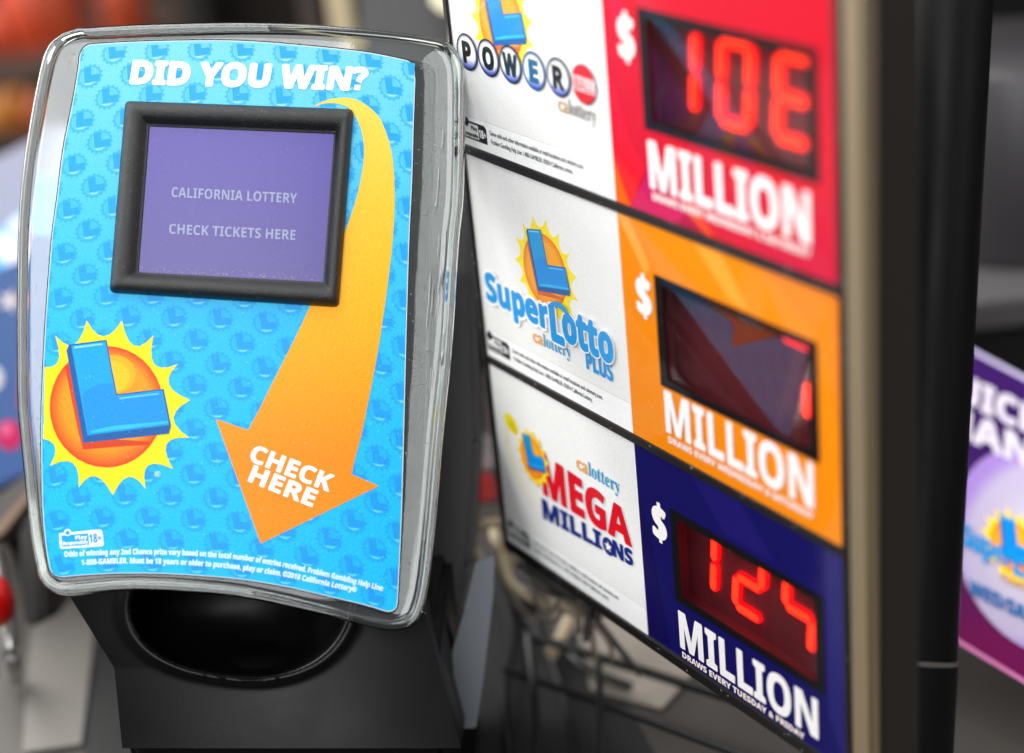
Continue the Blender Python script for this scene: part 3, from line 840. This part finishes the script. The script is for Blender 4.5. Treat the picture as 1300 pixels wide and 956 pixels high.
def stroke_seg(bm, p, q, w, dd, lift=.0006, mi=0):
    """one LED bar between two points of the recessed plane: hexagonal bar with rounded ends"""
    dx, dy = q[0] - p[0], q[1] - p[1]; L = math.hypot(dx, dy); dx /= L; dy /= L
    pts = []
    for k in range(7): a = -math.pi / 2 + math.pi * k / 6; pts.append((q[0] + (dx * math.cos(a) - dy * math.sin(a)) * w / 2, q[1] + (dy * math.cos(a) + dx * math.sin(a)) * w / 2))
    for k in range(7): a = math.pi / 2 + math.pi * k / 6; pts.append((p[0] + (dx * math.cos(a) - dy * math.sin(a)) * w / 2, p[1] + (dy * math.cos(a) + dx * math.sin(a)) * w / 2))
    f = [bm.verts.new(board(s, t, -dd / 1000 + lift)) for s, t in pts]; b = [bm.verts.new(board(s, t, -dd / 1000 - .0006)) for s, t in pts]
    fs = [bm.faces.new(f)] + [bm.faces.new((f[(i + 1) % len(f)], f[i], b[i], b[(i + 1) % len(f)])) for i in range(len(f))]
    for k in fs: k.material_index = mi
def digit(disp, s0, t0, segs, dd, m=LED, w=4.3, W_=15.5, H_=30, name='digit'):
    """seven-segment figure, top-left corner (s0,t0), leaning a little to the right"""
    sl = .10
    X = lambda x, y: (s0 + x + (H_ - y) * sl, t0 + y)
    hH = H_ / 2; g = 2.6
    S_ = {'a': ((g, 0), (W_ - g, 0)), 'd': ((g, H_), (W_ - g, H_)), 'g': ((g, hH), (W_ - g, hH)),
          'f': ((0, g), (0, hH - g)), 'e': ((0, hH + g), (0, H_ - g)), 'b': ((W_, g), (W_, hH - g)), 'c': ((W_, hH + g), (W_, H_ - g))}
    bm = bmesh.new()
    for c in segs:
        stroke_seg(bm, X(*S_[c][0]), X(*S_[c][1]), w + .7, dd)
        stroke_seg(bm, X(*S_[c][0]), X(*S_[c][1]), w - 1.0, dd, .001, 1)
    from_bm(name, bm, [m, LEDCORE], disp)
DIG = {-104: [('bc', 0), ('abcdef', 0), ('afged', 0)], 0: [None, None, ('ac', 0)], 104: [('bc', 0), ('abged', 0), ('fgc', 0)]}
for o in (-104, 0, 104):
    disp, dd = jack(o)
    t0 = {-104: st(905, 50, dd / 1000)[1], 0: 30, 104: 133.5}[o]
    t0 = {-104: -76.0, 0: 29.5, 104: 133.0}[o]
    for i, d in enumerate(DIG[o]):
        s0 = {-104: 139.5, 0: 136.5, 104: 136.0}[o] + i * {-104: 30.3, 0: 30.0, 104: 29.6}[o]
        if d: digit(disp, s0, t0, d[0], dd, m=LED)

# ================================================================== 3. LIGHTS, WORLD
w = bpy.data.worlds.new('World'); SC.world = w; w.use_nodes = True
wn_ = w.node_tree; bg = wn_.nodes['Background']
wt = wn_.nodes.new('ShaderNodeTexCoord'); wsx = wn_.nodes.new('ShaderNodeSeparateXYZ'); wr = wn_.nodes.new('ShaderNodeValToRGB')
wn_.links.new(wt.outputs['Generated'], wsx.inputs[0])
wm = wn_.nodes.new('ShaderNodeMapRange'); wm.inputs['From Min'].default_value = -1; wm.inputs['From Max'].default_value = 1
wn_.links.new(wsx.outputs['Z'], wm.inputs['Value']); wn_.links.new(wm.outputs[0], wr.inputs[0]); wn_.links.new(wr.outputs[0], bg.inputs[0])
el = wr.color_ramp.elements
el[0].position = .40; el[0].color = (.05, .045, .04, 1); el[1].position = .85; el[1].color = (1.0, 1.02, 1.06, 1)
e_ = el.new(.52); e_.color = (.22, .22, .23, 1); e_ = el.new(.68); e_.color = (.75, .78, .82, 1)
bg.inputs[1].default_value = .6
def area(name, loc, to, sx, sy, power, col=(1, 1, 1)):
    l = bpy.data.lights.new(name, 'AREA'); l.shape = 'RECTANGLE'; l.size = sx; l.size_y = sy; l.energy = power; l.color = col
    o = bpy.data.objects.new(name, l); C.objects.link(o); o.location = loc
    o.rotation_euler = (Vector(to) - Vector(loc)).to_track_quat('-Z', 'Y').to_euler(); return o
tgt = P(600, 450, .75)
area('ceiling_lamp', tgt + Vector((-.35, .35, 1.5)), tgt, 1.6, 1.0, 20, (1, .97, .92))
area('front_fill', tgt + Vector((-.35, -1.25, 1.0)), tgt, 1.0, 1.0, 21, (.98, .99, 1))
area('rear_left_fill', tgt + Vector((-1.3, .75, .6)), tgt, 1.4, 1.0, 52, (1, .99, .97))
area('right_lamp', tgt + Vector((1.3, -.5, 1.0)), tgt, .5, 1.2, 4, (1, .93, .84))

# ================================================================== 4. SURROUNDINGS
CZ = .90
def slab(name, x0, x1, y0, y1, z0, z1, m, parent=None, bev=.002):
    bm = bmesh.new()
    v = [bm.verts.new((x, y, z)) for z in (z0, z1) for (x, y) in ((x0, y0), (x1, y0), (x1, y1), (x0, y1))]
    for f in ((3, 2, 1, 0), (4, 5, 6, 7), (0, 1, 5, 4), (1, 2, 6, 5), (2, 3, 7, 6), (3, 0, 4, 7)): bm.faces.new([v[i] for i in f])
    if bev: bmesh.ops.bevel(bm, geom=bm.edges[:], offset=bev, segments=2, affect='EDGES')
    return from_bm(name, bm, m, parent)
COUNTER_M = grain(mat('counter_laminate', (62, 57, 53), .5), 120, .1, rough_var=(.35, .6))
tag(slab('counter', -1.2, 1.2, .30, 1.06, CZ - .04, CZ, COUNTER_M), kind='structure')
tag(slab('floor', -4, 4, .2, 4.5, -.1, 0, mat('floor_tile', (34, 31, 28), .6), bev=0), kind='structure')
tag(slab('wall', -4, 4, 3.2, 3.3, 0, 3, mat('dark_wall', (12, 9, 8), .8), bev=0), kind='structure')

def tube(name, pts, r, m, parent=None, n=12, sub=6):
    """round bar or cable through 3-D points"""
    P3 = []
    for i in range(len(pts) - 1):
        a, b, c, d = pts[max(0, i - 1)], pts[i], pts[i + 1], pts[min(len(pts) - 1, i + 2)]
        for k in range(sub):
            t = k / sub; P3.append(.5 * (2 * b + (c - a) * t + (2 * a - 5 * b + 4 * c - d) * t * t + (3 * b - a - 3 * c + d) * t ** 3))
    P3.append(pts[-1])
    bm = bmesh.new(); rs = []
    up = Vector((.1, .2, 1)).normalized()
    for i, p in enumerate(P3):
        t = (P3[min(i + 1, len(P3) - 1)] - P3[max(0, i - 1)]).normalized()
        x = t.cross(up)
        if x.length < .1: x = t.cross(Vector((1, 0, 0)))
        x.normalize(); y = x.cross(t)
        rr = r(i / (len(P3) - 1)) if callable(r) else r
        rs.append([bm.verts.new(p + x * rr * math.cos(2 * math.pi * k / n) + y * rr * math.sin(2 * math.pi * k / n)) for k in range(n)])
    for a, b in zip(rs, rs[1:]):
        for k in range(n): j = (k + 1) % n; bm.faces.new((a[k], a[j], b[j], b[k]))
    bm.faces.new(list(reversed(rs[0]))); bm.faces.new(rs[-1])
    bmesh.ops.recalc_face_normals(bm, faces=bm.faces[:])
    return from_bm(name, bm, m, parent, True)
def proj(p):
    c = R.transposed() @ (p - CAM); return (650 + F * c.x / -c.z, 478 - F * c.y / -c.z)
def gzc(x, y): return (CZ - CAM.z) / D(ray(x, y)).z
def lay(p, r=0):
    x, y = proj(p); z = -(R.transposed() @ (p - CAM)).z; g_ = gzc(x, y)
    return P(x, y, min(z, g_ * (1 - .012) - r))

# foot of the checker's stand, resting on the counter
bm = bmesh.new()
f0 = P(172, 862, .762); f1 = P(556, 872, .756)
q = [Vector((f0.x - .01, f0.y + .0, 0)), Vector((f1.x + .0, f1.y + .0, 0)), Vector((f1.x + .01, f1.y + .12, 0)), Vector((f0.x - .02, f0.y + .12, 0))]
A = [bm.verts.new((p.x, p.y, CZ)) for p in q]; B = [bm.verts.new((p.x, p.y, f0.z - .004)) for p in q]
bm.faces.new(B); bm.faces.new(list(reversed(A)))
for i in range(4): j = (i + 1) % 4; bm.faces.new((A[i], A[j], B[j], B[i]))
bmesh.ops.recalc_face_normals(bm, faces=bm.faces[:])
bmesh.ops.bevel(bm, geom=bm.edges[:], offset=.004, segments=3, affect='EDGES')
from_bm('base', bm, STAND_PL, checker)

# black post right behind the sign, with joint rings
post = thing('support_post', Vector((P(1160, 860, .74).x, P(1160, 860, .74).y, CZ)), 'thick round black post with joint rings behind the jackpot sign', 'post')
PT = dust(grain(mat('black_post', (8, 7, 7), .5, spec=.14), 400, .08, rough_var=(.4, .55)), 700, .015, .25, (120, 116, 110))
a, b = P(1207, -60, .74), P(1153, 900, .72)
d = (b - a); top_, bot_ = a - d * .1, a + d * ((CZ - a.z) / d.z)
def on(t): return top_ + (bot_ - top_) * t
def tt(y): 
    best = min(range(400), key=lambda i: abs(proj(on(i / 399))[1] - y)); return best / 399
t1, t2 = tt(588), tt(838)
rr_ = .0185
tube('shaft', [top_, on(t1 - .001)], rr_, PT, post, 40, 1)
tube('shaft', [on(t1 + .001), on(t2 - .002)], rr_, PT, post, 40, 1)
tube('shaft', [on(t2 + .002), bot_], rr_ * 1.025, PT, post, 40, 1)
tube('joint_ring', [on(t1 - .001), on(t1 + .001)], rr_ * .985, PT, post, 40, 1)
tube('joint_ring', [on(t2 - .002), on(t2 + .002)], rr_ * 1.02, mat('worn_ring', (90, 84, 80), .35), post, 40, 1)

# purple game card on the right
zq = lambda x, y: 1 / (1 / .87 + (x - 1238) * .0003 + (y - 830) * .0003)
def qc(x, y, h=0): return P(x, y, zq(x, y) - h)
pc = thing('promo_card', qc(1215, 830), 'purple lottery promotion card with a white ball, partly hidden by the black post', 'sign')
pa = Art(qc, 16)
pa.poly([(1150, 402), (1238, 447), (1420, 543), (1400, 925), (1213, 812), (1130, 762)], lambda x, y: mix((48, 12, 84), (102, 10, 72), (y - 640) / 170), 0)
pa.line([(1150, 402), (1238, 447), (1420, 543)], 5, (190, 180, 215), .0008)
pa.line([(1130, 762), (1213, 812), (1400, 925)], 5, (205, 120, 170), .0008)
pcard = pa.build('card_face', INK_SOFT, pc)
bm = bmesh.new(); q = [(1150, 402), (1420, 543), (1400, 925), (1130, 762)]
A = [bm.verts.new(qc(x, y, -.0006)) for x, y in q]; B = [bm.verts.new(qc(x, y, -.004)) for x, y in q]
bm.faces.new(A); bm.faces.new(B)
for i in range(4): j = (i + 1) % 4; bm.faces.new((A[i], A[j], B[j], B[i]))
bmesh.ops.recalc_face_normals(bm, faces=bm.faces[:]); from_bm('backing', bm, mat('card_backing', (200, 190, 210), .6), pc)
ba = Art(qc, 0)
cx, cy = 1318, 702
def bshade(x, y):
    r = math.hypot((x - cx) / 108, (y - cy) / 128); return mix(mix((196, 190, 206), (176, 166, 194), smoothstep(.2, .8, r)), (150, 120, 190), smoothstep(.82, 1.02, r))
ba.poly([(cx + 108 * math.cos(2 * math.pi * i / 60) , cy + 128 * math.sin(2 * math.pi * i / 60) + 34 * math.cos(2 * math.pi * i / 60)) for i in range(60)], bshade, .001, grid=9)
ba.build('ball', INK_SOFT, pc)
le = Art(qc, 0)
fq = affine([(200, 150), (430, 402), (667, 375), (703, 562), (285, 612)], [(1271, 655), (1291, 689), (1316, 698), (1319, 726), (1276, 705)])
emblem(le, fq, .002, rich=False, yellow=(250, 214, 20), face=(0, 130, 205)); le.build('emblem', INK_SOFT, pc)
lt = Art(qc)
pw = (206, 198, 214)
lt.text('QUICK', [(1176, 488), (1322, 556)], 33, pw, .0012, bold=.05, updir=(.05, -1)); lt.text('CHANCE', [(1166, 528), (1372, 624)], 34, pw, .0012, bold=.05, updir=(.05, -1))
lt.text('Super', [(1220, 690), (1285, 722)], 27, (0, 140, 210), .0025, bold=.03, updir=(.03, -1)); lt.text('Lotto', [(1287, 728), (1360, 764)], 36, (0, 140, 210), .0025, bold=.03, updir=(.03, -1))
lt.text('calottery', [(1268, 734), (1318, 758)], 11, (210, 150, 90), .0025, style='serif')
lt.text('WED/SAT', [(1230, 752), (1312, 792)], 17, (0, 95, 160), .0025, bold=.03, updir=(.03, -1))
lt.build('lettering', INK_SOFT, pc)

# dark appliance with soft grey sheen, and pale ledge, right background
def drum(name, base, r, h, m, prof=None, n=48, parent=None):
    bm = bmesh.new(); rs = []
    for (k, z) in (prof or [(0.02, 0), (.94, 0), (1, .02), (1, .97), (.95, 1), (.02, 1)]):
        rs.append([bm.verts.new(base + Vector((r * k * math.cos(2 * math.pi * i / n), r * k * math.sin(2 * math.pi * i / n), h * z))) for i in range(n)])
    for a, b in zip(rs, rs[1:]):
        for i in range(n): j = (i + 1) % n; bm.faces.new((a[i], a[j], b[j], b[i]))
    bm.faces.new(list(reversed(rs[0]))); bm.faces.new(rs[-1])
    bmesh.ops.recalc_face_normals(bm, faces=bm.faces[:])
    return from_bm(name, bm, m, parent, True)
rb = P(1290, 398, 1.08)
tag(slab('ledge', rb.x - .13, rb.x + .4, rb.y - .02, rb.y + .25, rb.z, rb.z + .018, mat('grey_ledge', (84, 82, 84), .5)), 'pale grey machine top standing behind the black post at right', 'machine')
ub = P(1300, 345, 1.14)
tag(drum('canister', Vector((ub.x, rb.y + .09, rb.z + .0185)), .068, .125, mat('dark_canister', (66, 64, 66), .4, metal=.4)), 'dark rounded canister with a soft grey sheen behind the black post', 'canister')
tag(slab('cabinet', rb.x - .25, rb.x + .5, rb.y + .0, rb.y + .5, CZ, rb.z - .002, mat('cabinet_black', (9, 9, 9), .6)), 'black cabinet carrying the pale ledge behind the purple card', 'cabinet')

# cream and grey uprights and a dark screen back, top centre
def upright(name, px0, px1, z, m, label, cat, y=60, lo=None, group=None):
    a, b = P(px0, y, z), P(px1, y, z)
    return tag(slab(name, a.x, b.x, a.y, a.y + .04, lo or CZ, a.z + .35, m), label, cat, group)
upright('upright', 423, 452, 1.30, mat('cream_wood', (214, 196, 160), .5), 'cream upright post behind the top of the ticket checker', 'post')
upright('upright', 386, 411, 1.38, mat('grey_wood', (60, 52, 50), .5), 'dull grey upright beside the cream post', 'post')
prism([(452, -120), (590, -140), (600, 500), (470, 480)], 1.12, .05, mat('screen_back', (44, 42, 43), .45), 'monitor', bev=.004, label='dark grey back of a monitor between ticket checker and sign', cat='monitor')
prism([(536, -60), (600, -60), (600, 22), (560, 16), (546, 4)], 1.05, .004, mat('cream_paper', (226, 220, 186), .6), 'paper_note', bev=0, label='cream paper corner stuck on the dark monitor back', cat='paper')

# shelves with orange bags far behind, top left
rack = thing('shelf_rack', Vector((-.72, 1.95, 0)), 'dark store rack with brown shelf boards behind the ticket checker', 'rack')
sh1 = P(20, 76, 2.1); sh2 = P(20, 178, 2.1)
BR = mat('brown_board', (66, 50, 42), .6)
slab('shelf', sh1.x - .4, sh1.x + .20, sh1.y, sh1.y + .3, sh1.z - .032, sh1.z, BR, rack)
slab('shelf', sh2.x - .4, sh2.x + .20, sh2.y, sh2.y + .3, sh2.z - .02, sh2.z, mat('dark_board', (40, 36, 36), .5), rack)
slab('side_post', sh1.x + .205, sh1.x + .235, sh1.y, sh1.y + .3, 0, sh1.z + .5, mat('rack_black', (20, 16, 14), .5), rack)
slab('back_panel', sh1.x - .4, sh1.x + .8, sh1.y + .302, sh1.y + .32, 0, sh1.z + .6, mat('rack_back', (30, 20, 13), .6), rack)
def bag(name, base, wd, ht, m, label, lean=0):
    bm = bmesh.new(); nx_, nz_ = 12, 14; fr, bk = [], []
    for j in range(nz_ + 1):
        v = j / nz_; r1, r2 = [], []
        for i in range(nx_ + 1):
            u = i / nx_ * 2 - 1
            th_ = .5 * wd * .42 * (1 - abs(u) ** 2.4) * math.sin(math.pi * min(1, .12 + v * .86)) ** .6
            x = u * wd / 2 * (1 + .05 * math.cos(v * 9)); z = v * ht + .006 * math.sin(u * 11) * (v ** 4)
            r1.append(bm.verts.new(base + Vector((x + lean * z, -th_ + .004 * math.sin(7 * u + 5 * v), z)))); r2.append(bm.verts.new(base + Vector((x + lean * z, th_ + .003, z))))
        fr.append(r1); bk.append(r2)
    for j in range(nz_):
        for i in range(nx_):
            bm.faces.new((fr[j][i], fr[j][i + 1], fr[j + 1][i + 1], fr[j + 1][i])); bm.faces.new((bk[j][i + 1], bk[j][i], bk[j + 1][i], bk[j + 1][i + 1]))
    bmesh.ops.remove_doubles(bm, verts=bm.verts[:], dist=1e-4)
    bmesh.ops.recalc_face_normals(bm, faces=bm.faces[:])
    o = from_bm(name, bm, m, None, True); return tag(o, label, 'snack bag', 'orange snack bags on the far rack')
OR = mat('orange_foil', (165, 48, 3), .6); OR2 = mat('dark_orange_foil', (140, 46, 6), .5); AM = mat('amber_foil', (150, 88, 14), .5)
for (px, w_, h_, m_, lb, ln) in ((-6, .085, .055, OR, 'leftmost bright orange snack bag on the upper far shelf', .2), (42, .07, .085, OR, 'bright orange snack bag beside the leftmost one on the upper shelf', .1), (92, .06, .095, OR2, 'orange snack bag in the middle of the upper far shelf', -.1), (168, .055, .08, OR2, 'dimmer orange snack bag at the right end of the upper shelf', 0)):
    p = P(px, 76, 2.14); bag('snack_bag', Vector((p.x, p.y, sh1.z)), w_, h_, m_, lb, ln)
for (px, w_, h_, m_, lb) in ((8, .08, .05, AM, 'amber snack bag lying on the lower far shelf'), (70, .06, .04, OR2, 'dark orange snack bag on the lower far shelf')):
    p = P(px, 176, 2.14); bag('snack_bag', Vector((p.x, p.y, sh2.z)), w_, h_, m_, lb)

# left: pale dispenser, printed box and blue lottery box
prism([(-90, 230), (0, 196), (45, 172), (82, 158), (118, 168), (118, 420), (-90, 420)], 1.22, .12, mat('pale_plastic', (150, 148, 166), .5), 'ticket_dispenser', bev=.006, label='pale lilac grey plastic dispenser behind the left rim of the checker', cat='dispenser')
def fc(z): return lambda x, y, h=0: P(x, y, z - h)
g1 = thing('printed_box', P(0, 400, 1.12), 'light blue box printed with white and pink patches, left of the checker', 'box')
prism([(-90, 330), (0, 292), (60, 236), (100, 226), (100, 420), (-90, 430)], 1.12, .06, mat('light_blue_card', (120, 196, 232), .5), 'carton', g1, bev=.002)
a_ = Art(fc(1.1195), 0)
for (x, y, rx, ry, c) in ((6, 312, 22, 16, (235, 240, 248)), (28, 286, 16, 12, (240, 244, 250)), (20, 330, 14, 11, (240, 236, 244)), (52, 262, 12, 9, (236, 242, 250)), (50, 300, 15, 9, (232, 110, 150)), (62, 312, 16, 8, (226, 90, 136)), (72, 256, 9, 12, (70, 170, 224)), (-14, 342, 20, 9, (90, 180, 226)), (40, 318, 8, 8, (250, 230, 238))):
    a_.ell(x, y, rx, ry, c, .0002 + abs(x) * 1e-6 + y * 1e-7)
a_.build('print', INK_SOFT, g1)
g2 = thing('lottery_box', P(0, 640, 1.02), 'dark blue lottery box printed with stars and pink balls, left of the checker', 'box')
prism([(-90, 378), (0, 342), (36, 324), (64, 300), (96, 296), (96, 560), (60, 588), (0, 618), (-90, 660)], 1.02, .10, mat('dark_blue_card', (14, 74, 140), .4), 'carton', g2, bev=.002)
a_ = Art(fc(1.0195), 0)
star = lambda x, y, r, k=.42, ro=0: [(x + (r if i % 2 == 0 else r * k) * math.sin(math.pi * i / 5 + ro), y - (r if i % 2 == 0 else r * k) * math.cos(math.pi * i / 5 + ro)) for i in range(10)]
a_.poly(star(12, 382, 17, ro=.3), (214, 208, 214), .0002); a_.poly(star(33, 380, 14, ro=.1), (196, 40, 66), .0003)
a_.ell(12, 552, 17, 19, (196, 46, 96), .0002); a_.ell(8, 545, 7, 8, (232, 110, 150), .0003); a_.ell(-8, 480, 12, 16, (214, 214, 224), .0002)
a_.poly(star(40, 482, 13), (210, 160, 60), .0002); a_.line([(30, 452), (27, 520)], 6, (200, 60, 90), .0002); a_.poly(star(62, 420, 8), (90, 90, 60), .00025)
a_.build('print', INK_SOFT, g2)
tr = thing('tray', P(0, 700, 1.0), 'grey counter tray with a tan front edge below the blue lottery box', 'tray')
prism([(-90, 672), (0, 626), (60, 584), (64, 600), (40, 620), (0, 668), (-90, 726)], .99, .16, mat('tray_grey', (86, 82, 80), .5), 'tray_top', tr, bev=.001)
prism([(-90, 724), (0, 664), (42, 616), (46, 622), (4, 676), (-90, 738)], .985, .006, mat('tan_edge', (150, 122, 100), .5), 'tray_edge', tr, bev=.0005)
prism([(22, 668), (52, 636), (56, 790), (30, 800)], .93, .05, grain(mat('dark_rough', (56, 54, 52), .8), 300, .6), 'sponge_block', bev=.003, label='dark rough block under the lower left corner of the checker', cat='block')
st_ = thing('metal_stand', P(18, 850, .86), 'bright metal rod with a round red knob at the lower left edge', 'rod stand')
rod = tube('rod', [P(-6, 700, .90), P(8, 770, .90), P(16, 842, .90), lay(P(19, 862, 2))], .0042, mat('steel', (150, 148, 144), .35, metal=.8), st_)
kb = drum('red_knob', P(-5, 790, .88), .0115, .024, mat('red_plastic', (190, 12, 14), .3, coat=.5), [(0.02, 0), (.6, .01), (.9, .15), (1, .4), (1, .6), (.85, .88), (.5, .99), (.02, 1)], 32, st_)

# behind and below: dark machine side, bright bracket, cables and wire rack on the counter
prism([(500, 330), (604, 350), (612, 560), (600, 720), (562, 868), (545, 940), (470, 960), (460, 500)], .84, .08, mat('machine_side', (28, 25, 24), .5), 'terminal', bev=.004, label='dark brown grey side of a terminal behind the ticket checker', cat='terminal')
prism([(604, 714), (628, 706), (626, 760), (613, 868), (604, 925), (548, 925), (562, 868), (588, 780)], .815, .012, mat('grey_metal', (96, 101, 107), .45, metal=.4), 'bracket', bev=.0006, label='tapering light grey metal bracket between checker and wires', cat='bracket')
prism([(592, 470), (622, 468), (640, 640), (598, 640)], .98, .03, mat('grey_brown', (96, 88, 86), .6), 'pack', bev=.003, label='dull grey packet behind the left edge of the sign', cat='packet')
prism([(596, 556), (622, 552), (630, 596), (600, 600)], .965, .01, mat('pale_pack', (176, 168, 168), .5), 'pack', bev=.002, label='small pale packet above the red one beside the sign', cat='packet')
prism([(598, 606), (626, 602), (632, 636), (602, 640)], .96, .01, mat('red_pack', (196, 52, 48), .5), 'pack', bev=.002, label='small red packet beside the lower left corner of the sign', cat='packet')
bk_ = mat('black_backdrop', (20, 17, 16), .6)
tag(slab('equipment_cabinet', -.16, .2, 1.07, 1.3, CZ - .3, CZ + .10, bk_), 'dark equipment cabinet standing at the back of the counter behind the sign', 'cabinet')
CB = mat('beige_cable', (176, 160, 132), .5); BK = mat('black_cable', (24, 22, 22), .4)
cab = lambda pts, r, m, lb: tag(tube('cable', [lay(p, r) for p in pts], r, m), lb, 'cable', 'cables on the counter below the sign')
cab([P(598, 674, .90), P(620, 664, .90), (P(640, 668, .91)), P(652, 700, .92), P(640, 722, .92), P(612, 712, .90), P(598, 694, .9)], .0027, CB, 'looped beige cable below the left corner of the sign')
cab([P(628, 676, .93), P(640, 720, .90), P(652, 744, .89), P(690, 764, .89), P(740, 774, .89), P(800, 780, .9), P(860, 800, .92)], .0032, CB, 'beige cable running right beneath the sign')
cab([P(640, 660, .96), P(668, 700, .95), P(700, 716, .95), P(730, 745, .95), P(722, 790, .95), P(700, 830, .93)], .0035, CB, 'beige cable bending down between the black rods')
for i, (pts, r) in enumerate((([(612, 700), (668, 742), (700, 800), (742, 846), (800, 872)], .0026), ([(640, 690), (655, 760), (690, 812), (720, 900), (730, 990)], .0022), ([(628, 730), (650, 800), (640, 880), (650, 990)], .003))):
    cab([P(x, y, 2) for x, y in pts], r, BK, ['black cable curving right under the sign', 'thin black cable running towards the front between the rods', 'black cable running to the front beside the grey bracket'][i])
def sheet(name, q, m, label, cat, group=None):
    up_ = 0 if name == 'shade_sheet' else .0016
    bm = bmesh.new(); A = [bm.verts.new((x, y, CZ + up_ + .0012)) for x, y in q]; B = [bm.verts.new((x, y, CZ + up_ + .0002)) for x, y in q]
    bm.faces.new(A); bm.faces.new(list(reversed(B)))
    for i in range(len(q)): j = (i + 1) % len(q); bm.faces.new((A[i], A[j], B[j], B[i]))
    bmesh.ops.recalc_face_normals(bm, faces=bm.faces[:])
    return tag(from_bm(name, bm, m), label, cat, group)
def on_counter(x, y):
    d_ = D(ray(x, y)); k = (CZ - CAM.z) / d_.z; p = CAM + d_ * k; return (p.x, p.y)
PAPER = mat('paper', (138, 130, 120), .7)
sheet('paper_slip', [on_counter(*p) for p in ((730, 790), (800, 782), (880, 860), (840, 905), (750, 880))], PAPER, 'pale paper slip lying on the counter below the sign corner', 'paper')
sheet('paper_slip', [on_counter(*p) for p in ((40, 790), (96, 766), (122, 800), (104, 950), (30, 960))], mat('grey_paper', (108, 104, 99), .7), 'grey paper slip lying on the counter at the lower left of the checker', 'paper')
sheet('paper_slip', [on_counter(*p) for p in ((694, 770), (722, 772), (726, 800), (700, 806))], PAPER, 'small pale paper slip among the cables', 'paper')
sheet('shade_sheet', [on_counter(*p) for p in ((104, 800), (150, 720), (560, 700), (700, 742), (742, 800), (860, 1010), (108, 1010))], mat('shade_dark', (16, 15, 15), .75), 'dark rubber mat under the ticket checker and wire rack', 'shade sheet')  # added dark sheet, its colour imitates the soft shadow on the counter
rk = thing('wire_rack', P(740, 900, .86), 'black wire rack of crossing rods on the counter under the sign', 'wire rack')
RR_ = mat('rack_rod', (22, 22, 22), .35)
for pts, r in (([(664, 804), (760, 834), (900, 878), (1010, 914)], .0026), ([(670, 804), (678, 880), (684, 1000)], .0022), ([(760, 836), (766, 1000)], .002), ([(640, 850), (760, 892), (1010, 985)], .002)):
    tube('rod', [P(x, y, min(.93, gzc(x, y) * .955)) for x, y in pts], r, RR_, rk)
random.seed(21)
GB = mat('grey_brown_cable', (92, 80, 68), .5)
for k in range(9):
    x0_, y0_ = random.uniform(640, 700), random.uniform(690, 760); pts = []
    for q in range(5):
        pts.append(P(x0_ + q * random.uniform(18, 34) , y0_ + q * random.uniform(4, 26) + 7 * math.sin(q * 1.3 + k), .90 - .004 * k))
    lbs = ['brown cable strand nearest the bracket', 'dull cable strand crossing under the sign corner', 'grey brown strand among the cables', 'dark strand looping over the beige cable', 'lowest brown strand on the counter', 'strand rising towards the sign frame', 'strand tucked behind the looped beige cable', 'strand ending beside the pale paper slip', 'thin strand between the black cables']
    cab(pts, random.uniform(.0012, .0022), GB if k % 2 else BK, lbs[k])

vs = SC.view_settings; vs.view_transform = 'Standard'; vs.look = 'None'; vs.exposure = .06; vs.gamma = 1
SC.cycles.max_bounces = 10; SC.cycles.transmission_bounces = 10; SC.cycles.use_denoising = True
